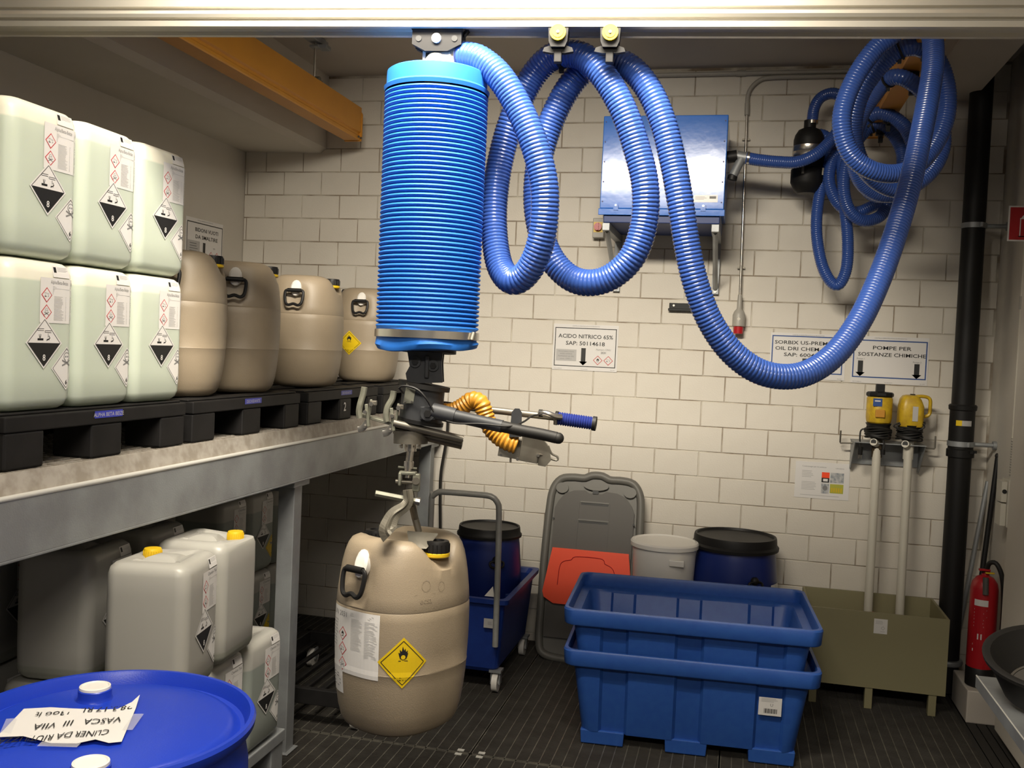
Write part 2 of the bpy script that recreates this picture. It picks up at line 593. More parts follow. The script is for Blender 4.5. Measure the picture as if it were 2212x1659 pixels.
def diamond6(mb, cx, cz, h, layer=1, bg='paper', num='6'):
    dia(mb, cx, cz, h, bg, layer)
    dia_line(mb, cx, cz, h * .9, h * .025, 'ink', layer + .5)
    skull_icon(mb, cx, cz + .38 * h, h * .75, 'ink_grey', bg, layer + 1)
    mb.text(num, h * .30, cx, cz - .74 * h, 'ink', 'c', layer + 1, True)

# ================================================================== ROOM
WX0, WX1, WY, WZ = -3.03, 1.28, 5.49, 3.26
b = MB()
b.bb(WX0 - .12, WX1 + .12, WY + .0045, WY + .18, -.35, WZ + .1, 'mortar')
wall_back = struct('wall_back', b)
bw, bh = .2446, .14
brick_mesh = {}
rows_ = []
for k in range(-14, 15):
    z0 = 1.288 + k * bh
    off = -.198 + (0 if k % 2 == 0 else .1223)
    j0 = math.ceil((WX0 - off) / bw) - 1
    x = off + j0 * bw
    while x < WX1:
        a, c = max(x, WX0), min(x + bw, WX1)
        lo, hi = max(z0, -.02), min(z0 + bh, WZ)
        if c - a > .012 and hi - lo > .02:
            hidden = (c < -1.75 and hi < 1.30) or lo < .05
            rows_.append((hidden, a, c, lo, hi))
        x += bw
vis = [r for r in rows_ if not r[0]]
vis.sort(key=lambda r: -((r[1] + r[2]) / 2 * .25 + ((r[2] - r[1]) * (r[4] - r[3])) * 60))
parts, rest = vis[:300], vis[300:] + [r for r in rows_ if r[0]]
def brick_geo(mb, x0, x1, z0, z1, y0, m):
    g, c = .0012, .0035
    a, b_, e, f = x0 + g, x1 - g, z0 + g, z1 - g
    vs = [(a, y0 + .006, e), (b_, y0 + .006, e), (b_, y0 + .006, f), (a, y0 + .006, f), (a + c, y0, e + c), (b_ - c, y0, e + c), (b_ - c, y0, f - c), (a + c, y0, f - c)]
    mb.add(vs, [(4, 5, 6, 7), (0, 1, 5, 4), (1, 2, 6, 5), (2, 3, 7, 6), (3, 0, 4, 7)], m)
rb = random.Random(3)
for _, a, c, lo, hi in parts:
    key = (round(c - a, 3), round(hi - lo, 3))
    if key not in brick_mesh:
        mb = MB()
        brick_geo(mb, 0, c - a, 0, hi - lo, 0, 'brick_paint')
        o = mb.build('brick', wall_back)
        brick_mesh[key] = o.data
    else:
        o = bpy.data.objects.new('brick', brick_mesh[key])
        COL.objects.link(o)
        o.parent = wall_back
    o.location = (a, WY + rb.uniform(-.0015, .0005), lo)
mb = MB()
for _, a, c, lo, hi in rest:
    brick_geo(mb, a, c, lo, hi, WY, 'brick_paint')
o = mb.build('brickwork', wall_back)
o['kind'] = 'stuff'

b = MB(); b.bb(WX0 - .15, WX0, -.6, WY + .1, -.35, WZ + .1, 'plaster')
struct('wall_left', b)
b = MB(); b.bb(WX1, WX1 + .15, -.6, WY + .1, -.35, WZ + .1, 'plaster')
struct('wall_right', b)
b = MB(); b.bb(WX0 - .15, WX1 + .15, -2.6, WY + .1, WZ, WZ + .12, 'ceiling_paint')
struct('ceiling', b)
# downstand beams
b = MB()
b.add([(WX0, -.6, 2.81), (-2.53, -.6, 2.80), (-2.495, -.6, 2.83), (-2.495, -.6, WZ), (WX0, -.6, WZ),
       (WX0, WY, 2.81), (-2.53, WY, 2.80), (-2.495, WY, 2.83), (-2.495, WY, WZ), (WX0, WY, WZ)],
      [(0, 1, 6, 5), (1, 2, 7, 6), (2, 3, 8, 7), (4, 3, 2, 1, 0), (5, 6, 7, 8, 9)], 'plaster')
struct('trim_1', b, bevel=0)
b = MB(); b.bb(.83, 1.10, -.6, WY, 3.06, WZ, 'ceiling_paint')
struct('trim_2', b, bevel=.006)

# floor: dark pit slab carrying steel grating panels
b = MB(); b.bb(WX0 - .15, WX1 + .15, -.6, WY + .1, -.35, -.09, 'dark_pit')
floor = struct('floor', b)
def grating(x0, x1, y0, y1, ztop, pitch_y, pitch_x, m, name, parent, h=.03, frame=True, tb=.003, tc=.004, m2=None):
    m2 = m2 or m
    mb = MB()
    if frame:
        mb.bb(x0, x1, y0, y0 + .004, ztop - h, ztop, m)
        mb.bb(x0, x1, y1 - .004, y1, ztop - h, ztop, m)
        mb.bb(x0, x0 + .004, y0, y1, ztop - h, ztop, m)
        mb.bb(x1 - .004, x1, y0, y1, ztop - h, ztop, m)
    n = int((y1 - y0) / pitch_y)
    for i in range(1, n):
        y = y0 + i * (y1 - y0) / n
        mb.bb(x0, x1, y - tb / 2, y + tb / 2, ztop - h, ztop - .0006, m2)
    n = int((x1 - x0) / pitch_x)
    for i in range(1, n):
        x = x0 + i * (x1 - x0) / n
        mb.bb(x - tc / 2, x + tc / 2, y0, y1, ztop - .012, ztop, m)
    return mb.build(name, parent)
xs = [-3.02, -2.0, -1.0, .0, 1.22]
ys = [2.2, 3.82, 5.44]
for i in range(4):
    for j in range(2):
        grating(xs[i] + .003, xs[i + 1] - .003, ys[j] + .003, ys[j + 1] - .003, 0, .0125, .046, 'floor_grating', 'grating_panel', floor, m2='grating_dark')
mb = MB()
for p in ((-1.045, 3.80), (-1.045, 3.84), (-.955, 3.80), (-.955, 3.84)):
    mb.bb(p[0] - .014, p[0] + .014, p[1] - .009, p[1] + .009, 0, .003, 'galvanised_light')
mb.build('panel_clip', floor)
b = MB()
b.bb(.40, WX1, 5.36, WY, -.09, .05, 'plaster')
b.bb(1.10, WX1, 3.3, 5.36, -.09, .0, 'dark_pit')
struct('baseboard_back', b, bevel=.004)

# ================================================================== CRANE
# swinging aluminium bridge rail, 5.7 degrees off the wall's line
RD = Vector((.9951, .0988, 0))
RN = Vector((.0988, -.9951, 0))          # towards the camera
RC = Vector((-.823, 2.495, 0))
RZ = 2.508
def railframe(x):
    return Matrix(((RD.x, RN.x, 0, RC.x), (RD.y, RN.y, 0, RC.y), (0, 0, 1, 0), (0, 0, 0, 1)))
RT = railframe(0)
rail = thing('crane_rail', 'white aluminium crane rail crossing the top of the room', 'rail', tuple(RC + RD * 0))
mb = MB()
prof = [(.030, 0), (.046, 0), (.048, .014), (.040, .017), (.040, .021), (.050, .023), (.054, .031), (.050, .040), (.042, .043), (.042, .048), (.050, .051), (.050, .20), (-.050, .20), (-.050, .051), (-.042, .048), (-.042, .043), (-.050, .040), (-.054, .031), (-.050, .023), (-.040, .021), (-.040, .017), (-.048, .014), (-.046, 0), (-.030, 0), (-.030, .010), (.030, .010)]
vs = []
for L in (-1.95, 2.05):
    for d, z in prof:
        vs.append(RD * L + RN * d + Vector((0, 0, RZ + z)))
n = len(prof)
mb.add(vs, [(i, n + i, n + (i + 1) % n, (i + 1) % n) for i in range(n)], 'aluminium')
mb.add(vs[:n], [tuple(range(n))], 'aluminium'); mb.add(vs[n:], [tuple(reversed(range(n)))], 'aluminium')
mb.build('rail_profile', rail)
for L in (-1.34, 1.50):
    mb = MB()
    p = RD * L
    mb.cyl(p + Vector((0, 0, RZ + .19)), p + Vector((0, 0, 2.835)), .012, 'steel', n=10)
    mb.box((p.x, p.y, RZ + .22), (.09, .09, .04), 'black_plastic')
    mb.build('rail_hanger', rail)

def runway(x, label, name='runway_beam', rods=()):
    t = thing(name, label, 'beam', (x, 2.7, 2.83))
    mb = MB()
    pr = [(-.045, 0), (.045, 0), (.048, .006), (.048, .020), (.040, .028), (.040, .040), (.050, .048), (.050, .185), (-.050, .185), (-.050, .048), (-.040, .040), (-.040, .028), (-.048, .020), (-.048, .006)]
    vs = [(a, yy, z) for yy in (-2.6, 2.58) for a, z in pr]
    n = len(pr)
    mb.add(vs, [(i, n + i, n + (i + 1) % n, (i + 1) % n) for i in range(n)], 'crane_yellow')
    mb.build('beam_profile', t)
    mb = MB()
    mb.prism([(-.05, -.004), (.05, -.004), (.055, .02), (.055, .15), (.03, .19), (-.03, .19), (-.055, .15), (-.055, .02)], 0, .012, 'crane_yellow', Matrix(((1, 0, 0, 0), (0, 0, 1, 2.58), (0, 1, 0, 0), (0, 0, 0, 1))))
    for d in (-.03, .03):
        mb.cyl((.05, 2.56 + d * .6, .014), (.058, 2.56 + d * .6, .014), .006, 'steel', n=8)
    mb.build('end_plate', t)
    for y in rods:
        mb = MB()
        mb.cyl((0, y, .18), (0, y, .40), .008, 'polished_steel', n=10)
        mb.box((0, y, .19), (.07, .06, .02), 'steel')
        mb.cyl((-.02, y, .2), (.03, y, .2), .018, 'steel', n=10)
        mb.box((0, y, .405), (.06, .18, .03), 'galvanised')
        mb.box((.035, y + .03, .375), (.05, .06, .02), 'galvanised')
        mb.box((0, y, .37), (.05, .05, .012), 'galvanised')
        mb.build('suspension_rod', t, bevel=.002)
    return t
runway(-2.24, 'orange yellow runway beam hanging under the ceiling over the drums on the rack', rods=(-1.4, 2.05))
runway(.60, 'orange yellow runway beam mostly hidden behind the blue hose coils', rods=(-1.3, 1.1))

# ================================================================== STORAGE RACK
rack = thing('storage_rack', 'galvanised steel rack with grating top along the left wall', 'rack', (-2.36, 3.4, 0))
RO = Vector((-2.36, 3.4, 0))
def rl(mb, *a, **k):
    return mb
def rbb(mb, x0, x1, y0, y1, z0, z1, m):
    mb.bb(x0 + 2.36, x1 + 2.36, y0 - 3.4, y1 - 3.4, z0, z1, m)
Y0R, Y1R = .75, 5.44
mb = MB()
rbb(mb, -1.70, -1.68, Y0R, Y1R, 1.115, 1.262, 'galvanised')
rbb(mb, -1.76, -1.68, Y0R, Y1R, 1.108, 1.118, 'galvanised')
mb.build('front_beam', rack, bevel=.003)
mb = MB()
mb.cyl((-1.684 + 2.36, Y0R - 3.4, 1.266), (-1.684 + 2.36, Y1R - 3.4, 1.266), .0075, 'galvanised_light', n=10)
mb.build('rolled_lip', rack)
mb = MB()
mb.add([(.668, Y0R - 3.4, 1.268), (.655, Y0R - 3.4, 1.322), (.668, Y1R - 3.4, 1.268), (.655, Y1R - 3.4, 1.322), (.648, Y0R - 3.4, 1.322), (.648, Y1R - 3.4, 1.322)],
       [(0, 2, 3, 1), (1, 3, 5, 4)], 'galvanised_dirty')
rbb(mb, -3.0, -1.72, Y0R, Y1R, 1.20, 1.21, 'galvanised')
mb.build('spill_tray', rack)
g = grating(-3.0 + 2.36, -1.708 + 2.36, Y0R - 3.4, Y1R - 3.4, 1.319, .034, .034, 'galvanised_dirty', 'top_grating', rack)
mb = MB()
rbb(mb, -3.0, -2.98, Y0R, Y1R, 1.115, 1.262, 'galvanised')
mb.build('back_beam', rack)
for y in (1.74, 3.605, 5.36):
    for x in (-1.74, -2.95):
        mb = MB()
        rbb(mb, x - .035, x + .035, y - .035, y + .035, 0, 1.09, 'galvanised')
        rbb(mb, x - .05, x + .05, y - .07, y + .07, 1.085, 1.108, 'galvanised')
        rbb(mb, x - .05, x + .05, y - .05, y + .05, 0, .006, 'galvanised')
        mb.build('post', rack, bevel=.003)
for y in (1.74, 3.605, 5.36):
    mb = MB()
    rbb(mb, -2.92, -1.77, y - .02, y + .02, 1.06, 1.10, 'galvanised')
    mb.build('cross_member', rack)

# ================================================================== PALLETS ON THE RACK
def make_pallet(label, loc, plabel, w=.795, d=1.15):
    """w runs along the rack (y), d into it (-x); front face at local x = 0"""
    t = thing('plastic_pallet', label, 'pallet', loc, 0, 'black plastic pallets on the rack')
    mb = MB()
    mb.bb(-d, 0, 0, w, .095, .135, 'pallet_black')
    for k in range(7):
        x = -.04 - k * (d - .12) / 6
        mb.bb(x - .05, x + .02, .0, w, .135, .142, 'pallet_black')
    mb.build('deck', t, bevel=.004)
    for fy0, fy1 in ((0, .145), (.33, .47), (.66, w)):
        for fx in (0, -(d - .15) / 2, -(d - .15)):
            mb = MB()
            a, b_ = fy0, fy1
            mb.bb(fx - .13, fx - .002, a + .003, b_ - .003, 0, .095, 'pallet_black')
            mb.build('foot', t, bevel=.006)
    if plabel:
        mb = MB(flatwarp((.0008, w / 2 - .06, .112), (0, 1, 0), (0, 0, 1), (1, 0, 0)))
        mb.rect(0, 0, .125, .020, 'blue_sticker', 1)
        mb.text(plabel, .016, .0625, .004, 'ink_pale', 'c', 2, False)
        o = mb.build('name_sticker', t)
        o['label'] = 'blue name sticker with pale lettering'
    return t
PZ = 1.320
make_pallet('black plastic pallet under the tall cans of pale green liquid', (-1.735, 2.02, PZ), 'ALPHA BETA BEIZE')
make_pallet('black plastic pallet under the two nearest beige drums', (-1.735, 2.86, PZ), 'DEOXIDANTE')
make_pallet('black plastic pallet under the third beige drum, numbered 2', (-1.735, 3.73, PZ), 'DEOXIDANTE')
make_pallet('black plastic pallet at the back wall end of the rack', (-1.735, 4.60, PZ), 'ACIDO')
mb = MB(flatwarp((-1.734, 4.115, 1.36), (0, 1, 0), (0, 0, 1), (1, 0, 0)))
# number painted on the third pallet's middle foot
mb.text('2', .055, .0, .0, 'paper', 'c', 1, True)
num = mb.build('number_mark', bpy.data.objects['plastic_pallet.002'])
num.location = (1.735, -3.73, -PZ)

# ================================================================== JERRYCANS
CA, CB, CR = .12, .1305, .038
def can_sections(pocket, px_=.062, py_=.070):
    n = 8
    prof = [(0, .035), (.004, .020), (.014, .008), (.032, .001), (.10, 0), (.30, 0), (.356, .001), (.374, .006), (.385, .018), (.390, .040)]
    rings = []
    for z, ins in prof:
        hx, hy = CA - ins, CB - ins
        rings.append([(x, y, z) for x, y in rrect(hx, hy, max(CR - ins * .4, .015), n)])
    for f in (.92, .8, .65, .5, .35, .2, .05):
        hx, hy = (CA - .045) * f, (CB - .045) * f
        ring = []
        for x, y in rrect(hx, hy, .027 * f, n):
            z = .390 + .004 * (1 - f)
            z -= .020 * exp(-((abs(y) - .055) / .02) ** 2) * (1 if abs(x) < .06 else .3)
            ring.append((x, y, z))
        rings.append(ring)
    if not pocket:
        return rings
    # shallow pocket round the screw cap near the (+x,+y) corner
    out = []
    for r in rings:
        rr = []
        for x, y, z in r:
            d = sqrt((x - px_) ** 2 + (y - py_) ** 2)
            if z > .36:
                z -= .022 * exp(-(d / .046) ** 4)
            rr.append((x, y, z))
        out.append(rr)
    return out
CANR = can_sections(True)
CANR0 = can_sections(False)
CANR2 = can_sections(True, -.062, .062)
def can_warp(x, z, l):
    """x along the labelled +x face (local y), continuing round the +y corner"""
    f = CB - CR
    e = .0007 + .0004 * l - (max(z - .352, 0) * .28)
    if x <= f:
        return Vector((CA + e, x, z))
    arc = CR * pi / 2
    if x <= f + arc:
        a = (x - f) / CR
        return Vector((CA - CR + (CR + e) * cos(a), f + (CR + e) * sin(a), z))
    return Vector((CA - CR - (x - f - arc), CB + e, z))
def make_can(name, label, material, group, product, weight, second='paper', num='6', capped=True, labels=True):
    t = thing(name, label, 'jerrycan', (0, 0, 0), 0, group)
    mb = MB(); mb.loft((CANR2 if labels else CANR) if capped else CANR0, material)
    kx, ky = (-.062, .062) if labels else (.062, .070)
    mb.build('body', t)
    if capped:
        mb = MB()
        T = Matrix.Translation((kx, ky, .364))
        mb.lathe([(.024, 0), (.026, .004), (.026, .026), (.024, .030), (.012, .031)], 'cap_yellow', 24, T)
        for k in range(24):
            a = 2 * pi * k / 24
            mb.cyl((kx + .0262 * cos(a), ky + .0262 * sin(a), .367), (kx + .0262 * cos(a), ky + .0262 * sin(a), .388), .0014, 'cap_yellow', n=5)
        o = mb.build('screw_cap', t)
        o['label'] = 'yellow ribbed screw cap'
    if not labels:
        return t
    mb = MB(can_warp); mb.cut = .02
    mb.rect(-.012, .228, .132, .345, 'paper', 1)
    mb.rect(.036, .348, .098, .377, 'paper', 1)
    mb.rect(.040, .360, .050, .374, 'ink', 2)
    mb.cut = 0
    smallprint(mb, .054, .094, .374, 4, .003, 'ink_pale', 2)
    mb.text(product, .0135, .026, .330, 'ink_grey', 'l', 2, width=.066)
    mb.text(weight, .011, .106, .330, 'ink_grey', 'l', 2, width=.018)
    ghs(mb, .012, .300, .020, 'acid', 2)
    ghs(mb, .012, .256, .020, 'skull', 2)
    smallprint(mb, .034, .124, .324, 8, .0028, 'ink_pale', 2)
    smallprint(mb, .040, .078, .298, 20, .0032, 'ink_pale', 2)
    smallprint(mb, .084, .122, .298, 20, .0032, 'ink_pale', 2)
    o = mb.build('product_label', t)
    o['label'] = 'white printed label with two red hazard diamonds'
    mb = MB(can_warp); mb.cut = .02
    diamond6(mb, .094, .110, .058, 1.0, second, num)
    o = mb.build('toxic_diamond', t)
    o['label'] = 'skull and crossbones diamond wrapping the corner' if second == 'paper' else 'yellow hazard diamond wrapping the corner'
    mb = MB(can_warp); mb.cut = .02
    diamond8(mb, .006, .176, .067, 3.2)
    o = mb.build('corrosive_diamond', t)
    o['label'] = 'black and white corrosive diamond numbered 8'
    return t
zc = PZ + .1425
cn = ['nearest', 'middle', 'farthest']
gc = make_can('jerrycan', 'x', 'can_green', 'tall cans on the front pallet', 'Alpha/Beta-Beize', '30kg', capped=False)
first = True
for layer in (0, 1):
    for k in range(3):
        lab = 'green tinted jerrycan, %s of the three in the %s layer' % (cn[k], 'bottom' if layer == 0 else 'top')
        loc = (-1.75 - CA, 2.16 + k * .2625, zc + layer * .394)
        rz = (.0, .012, -.01)[k]
        if first:
            gc.location = loc; gc.rotation_euler = (0, 0, rz); gc['label'] = lab; first = False
        else:
            dup(gc, loc, rz, lab)
# cans under the rack, on a low stand
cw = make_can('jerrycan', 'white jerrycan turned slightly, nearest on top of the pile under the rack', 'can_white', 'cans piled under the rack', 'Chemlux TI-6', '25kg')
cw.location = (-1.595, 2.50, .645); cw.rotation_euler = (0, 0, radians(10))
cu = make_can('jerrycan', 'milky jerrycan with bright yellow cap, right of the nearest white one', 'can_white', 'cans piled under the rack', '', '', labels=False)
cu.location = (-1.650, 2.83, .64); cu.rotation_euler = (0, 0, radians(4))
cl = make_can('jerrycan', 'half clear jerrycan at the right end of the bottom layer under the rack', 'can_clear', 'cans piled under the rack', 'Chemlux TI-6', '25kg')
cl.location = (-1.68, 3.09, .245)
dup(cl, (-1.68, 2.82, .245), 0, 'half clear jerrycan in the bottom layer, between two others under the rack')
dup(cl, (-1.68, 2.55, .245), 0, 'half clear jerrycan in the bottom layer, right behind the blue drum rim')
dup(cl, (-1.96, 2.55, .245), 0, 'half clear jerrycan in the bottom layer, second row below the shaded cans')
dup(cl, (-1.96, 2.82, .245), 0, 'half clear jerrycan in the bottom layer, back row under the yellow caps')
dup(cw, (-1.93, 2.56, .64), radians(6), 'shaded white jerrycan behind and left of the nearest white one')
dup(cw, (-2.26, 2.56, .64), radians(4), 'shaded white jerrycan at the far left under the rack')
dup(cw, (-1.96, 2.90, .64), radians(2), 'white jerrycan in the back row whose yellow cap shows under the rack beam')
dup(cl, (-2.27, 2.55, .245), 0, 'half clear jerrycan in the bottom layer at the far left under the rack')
stand = thing('can_stand', 'low grey stand carrying the white cans under the rack', 'stand', (-2.02, 2.8, 0))
mb = MB()
mb.bb(-.46, .46, -.42, .46, .20, .243, 'galvanised')
mb.build('deck', stand, bevel=.004)
for x in (-.40, .41):
    for y in (-.37, .41):
        mb = MB(); mb.bb(x - .045, x + .045, y - .045, y + .045, 0, .20, 'galvanised')
        mb.build('leg', stand, bevel=.004)
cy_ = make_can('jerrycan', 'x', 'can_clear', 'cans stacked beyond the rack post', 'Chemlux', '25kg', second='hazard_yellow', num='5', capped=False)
first = True
for layer in (0, 1):
    for k in range(3):
        lab = 'dim jerrycan with a yellow corner diamond, %s layer, %s from the rack post' % (('bottom', 'top')[layer], ('first', 'second', 'third')[k])
        loc = (-2.33, 4.02 + k * .27, .145 + layer * .394)
        if first:
            cy_.location = loc; cy_['label'] = lab; first = False
        else:
            dup(cy_, loc, 0, lab)
make_pallet('black plastic pallet on the floor under the dim cans beyond the post', (-2.15, 3.93, .002), None, d=.8)

# ================================================================== BEIGE DRUMS
DA, DB, DN = .186, .168, 2.5
def se(az, s=1.0):
    c, q = cos(az), sin(az)
    r = (abs(c / DA) ** DN + abs(q / DB) ** DN) ** (-1 / DN)
    return r * s
DPROF = [(0, .62), (.004, .74), (.014, .82), (.03, .872), (.06, .918), (.10, .952), (.14, .975), (.166, .984), (.169, .990), (.172, .984), (.22, .996), (.26, 1.0), (.30, .998), (.322, .993), (.325, .984), (.329, .992), (.36, .978), (.40, .952), (.43, .925), (.455, .892), (.475, .85), (.488, .80), (.494, .74)]
def dscale(z):
    for i in range(len(DPROF) - 1):
        if DPROF[i][0] <= z <= DPROF[i + 1][0]:
            a, b_ = DPROF[i], DPROF[i + 1]
            t = (z - a[0]) / (b_[0] - a[0])
            return a[1] + (b_[1] - a[1]) * t
    return .74
def drum_warp(az0, z0):
    def wp(x, z, l):
        az = az0 + x / .176
        zz = z0 + z
        r = se(az, dscale(zz)) + .0008 + .0004 * l
        return Vector((r * cos(az), r * sin(az), zz))
    return wp
def make_drum(label, stickers=True, yellow_only=False):
    t = thing('chemical_drum', label, 'drum', (0, 0, 0), 0, 'beige plastic drums')
    mb = MB()
    n = 72
    rings = []
    def dent(x, y, z):
        if z > .42:
            k = min((z - .42) / .05, 1)
            for cy in (-.118, .118):
                d = sqrt((x * .9) ** 2 + (y - cy) ** 2)
                z -= .050 * k * exp(-(d / .055) ** 4)
            # grip valley either side of the centre bridge
            for cx in (-.055, .055):
                z -= .045 * k * exp(-((x - cx) / .030) ** 2 - (y / .065) ** 2)
        return z
    for z, s_ in DPROF:
        ring = []
        for i in range(n):
            az = 2 * pi * i / n
            r = se(az, s_)
            x, y = r * cos(az), r * sin(az)
            # shallow recess behind each side handle
            if .33 < z < .47:
                da = min(abs((az - pi + pi) % (2 * pi) - pi), 9)
                d2 = min(abs(az - pi), abs(az), abs(az - 2 * pi))
                r2 = r - .016 * exp(-(d2 / .26) ** 4) * exp(-((z - .395) / .045) ** 4)
                x, y = r2 * cos(az), r2 * sin(az)
            ring.append((x, y, dent(x, y, z)))
        rings.append(ring)
    for f in (.68, .60, .52, .44, .36, .28, .20, .12, .04):
        ring = []
        for i in range(n):
            az = 2 * pi * i / n
            r = se(az, f)
            x, y = r * cos(az), r * sin(az)
            ring.append((x, y, dent(x, y, .498 + .003 * (1 - f))))
        rings.append(ring)
    mb.loft(rings, 'beige')
    mb.build('body', t)
    for s_ in (-1, 1):
        mb = MB()
        cy = s_ * .118
        T = Matrix.Translation((0, cy, .452))
        mb.lathe([(.033, 0), (.036, .003), (.036, .010), (.033, .012)], 'cap_yellow' if s_ < 0 else 'black_plastic', 24, T)
        T = Matrix.Translation((0, cy, .464))
        mb.lathe([(.034, 0), (.0345, .022), (.032, .029), (.020, .030), (.019, .026), (.004, .026)], 'black_plastic', 24, T)
        for k in range(18):
            a = 2 * pi * k / 18
            mb.cyl((.0342 * cos(a), cy + .0342 * sin(a), .466), (.0342 * cos(a), cy + .0342 * sin(a), .486), .0022, 'black_plastic', n=5)
        o = mb.build('screw_cap', t)
        o['label'] = 'black screw cap on a yellow ring' if s_ < 0 else 'black screw cap'
    for s_ in (-1, 1):
        # s_=-1: handle on the -x side
        N = Vector((s_, 0, .28)).normalized()
        U = Vector((0, 1, 0))
        W = N.cross(U) * (1 if s_ > 0 else -1)
        if W.z < 0:
            W = -W
        base = Vector((s_ * se(0, dscale(.43)), 0, .432))
        mb = MB()
        ring = []
        k = 16
        rings2 = []
        for dd, sc in ((-.012, 1.0), (.004, 1.0), (.010, .72)):
            rings2.append([base + W * .006 + U * (.024 * sc * cos(2 * pi * i / k)) + W * (.036 * sc * sin(2 * pi * i / k)) + N * dd for i in range(k)])
        if s_ < 0:
            rings2 = [list(reversed(r)) for r in rings2]
        mb.loft(rings2, 'white_plastic')
        c0 = base + N * .018 - W * .012
        mb.cyl(c0 - U * .014, c0 + U * .014, .008, 'white_plastic', n=12)
        hub = mb.build('handle_boss', t)
        hub['label'] = 'white oval handle boss'
        mb = MB()
        p = []
        ctr = base + N * .022 - W * .012
        for u_, v_ in ((-.026, 0), (.026, 0), (.040, -.010), (.036, -.052), (.022, -.066), (0, -.060), (-.022, -.066), (-.036, -.052), (-.040, -.010)):
            p.append(ctr + U * u_ + W * v_ + N * (v_ * .10))
        mb.tube(catmull(p, .005, True), .0065, 'black_plastic', 8, closed=True, flat=None)
        mb.cyl(ctr - U * .030, ctr + U * .030, .009, 'black_plastic', n=10)
        mb.build('carry_handle', hub)
    return t
AZC = radians(223)
dh = make_drum('beige chemical drum held by the lifter above the floor grating')
mb = MB(drum_warp(AZC, .205)); mb.cut = .012
dia(mb, .004, 0, .064, 'hazard_yellow', 1)
dia_line(mb, .004, 0, .055, .0018, 'ink', 2)
mb.cut = 0
flame_icon(mb, .004, .020, .034, 'ink', 'hazard_yellow', 2)
mb.text('5.1', .018, .004, -.044, 'ink', 'c', 2, True)
o = mb.build('oxidiser_diamond', dh); o['label'] = 'yellow oxidiser diamond numbered 5.1'
mb = MB(drum_warp(AZC - radians(43), .215)); mb.cut = .012
mb.rect(-.105, -.058, .075, .105, 'paper', .5)
mb.rect(-.105, -.115, -.048, -.058, 'paper', .5)
mb.cut = 0
mb.text('UN 2031', .018, -.098, .084, 'ink_grey', 'l', 2, width=.064)
smallprint(mb, -.02, .068, .098, 3, .0035)
ghs(mb, -.048, .040, .018, 'flame', 1.5)
ghs(mb, -.048, .002, .018, 'acid', 1.5)
ghs(mb, -.048, -.036, .018, 'skull', 1.5)
smallprint(mb, -.015, .025, .084, 24, .0033)
smallprint(mb, .032, .070, .084, 28, .0033)
smallprint(mb, -.098, -.070, .072, 9, .008)
smallprint(mb, -.100, -.055, -.066, 3, .007, 'ink_grey')
smallprint(mb, -.100, -.055, -.090, 2, .007, 'ink_grey')
o = mb.build('transport_label', dh); o['label'] = 'white chemical transport label'
mb = MB(drum_warp(AZC + radians(20), .352))
mb.ring(.0, .040, .014, .0012, 'beige', 1, 20)
mb.text('ecsa', .022, 0, -.002, 'beige', 'c', 1.5)
mb.ring(.055, .034, .013, .0012, 'beige', 1, 20)
mb.rect(-.034, .019, .030, .0198, 'beige', 1.5); mb.rect(-.034, -.016, .030, -.0152, 'beige', 1.5)
o = mb.build('moulded_mark', dh)
dh.location = (-0.877, 2.550, 0.625); dh.rotation_euler = (radians(-1), radians(1), radians(66)); dh.scale = (.98, .98, 1.055)
zd = PZ + .142
ds = make_drum('beige drum on the rack, right of the jerrycans and nearest to them')
ds.location = (-1.93, 3.055, zd); ds.rotation_euler = (0, 0, radians(112))
dup(ds, (-1.93, 3.47, zd), radians(116), 'beige drum standing second on the rack, largest in view')
dup(ds, (-1.95, 4.13, zd), radians(100), 'beige drum standing third on the rack, on the numbered pallet')
d4 = make_drum('beige drum farthest along the rack with a yellow diamond, beside the blue tube')
d4.location = (-1.98, 4.98, zd); d4.rotation_euler = (0, 0, radians(98))
mb = MB(drum_warp(AZC - radians(60), .205)); mb.cut = .012
dia(mb, 0, 0, .064, 'hazard_yellow', 1)
dia_line(mb, 0, 0, .055, .0018, 'ink', 2); mb.cut = 0; flame_icon(mb, 0, .020, .034, 'ink', 'hazard_yellow', 2)
mb.text('5.1', .018, 0, -.044, 'ink', 'c', 2, True)
o = mb.build('oxidiser_diamond', d4); o['label'] = 'yellow oxidiser diamond'
dup(ds, (-2.36, 4.13, zd), radians(80), 'beige drum in the second row, its black cap showing behind the second drum')

# ================================================================== SIGNS
def wall_sign(name, label, x0, z0, w_, h_, draw, border, slope=0.0, onleft=False):
    if onleft:
        o = MB(); o.bb(WX0 + .0005, WX0 + .002, x0, x0 + w_, z0, z0 + h_, 'paper')
        wp = flatwarp((WX0 + .002, x0, z0), (0, 1, 0), (0, 0, 1), (1, 0, 0), .0005)
        loc = (WX0, x0, z0)
    else:
        o = MB(); o.bb(x0, x0 + w_, WY - .0035, WY - .0018, z0, z0 + h_, 'paper')
        wp = flatwarp((x0, WY - .0035, z0), (1, 0, 0), (0, 0, 1), (0, -1, 0), .0005)
    t = thing(name, label, 'sign', (0, 0, 0), 0)
    o.build('sheet', t)
    mb = MB(wp)
    draw(mb, w_, h_)
    mb.build('print', t)
    return t
def arrow(mb, x, z0, z1, m='ink'):
    mb.rect(x - .013, z0 + .022, x + .013, z1, m, 2)
    mb.poly([(x - .024, z0 + .022), (x, z0), (x + .024, z0 + .022), (x + .013, z0 + .022)], m, 2)
    mb.poly([(x - .024, z0 + .022), (x + .0, z0), (x + .024, z0 + .022)], m, 2)
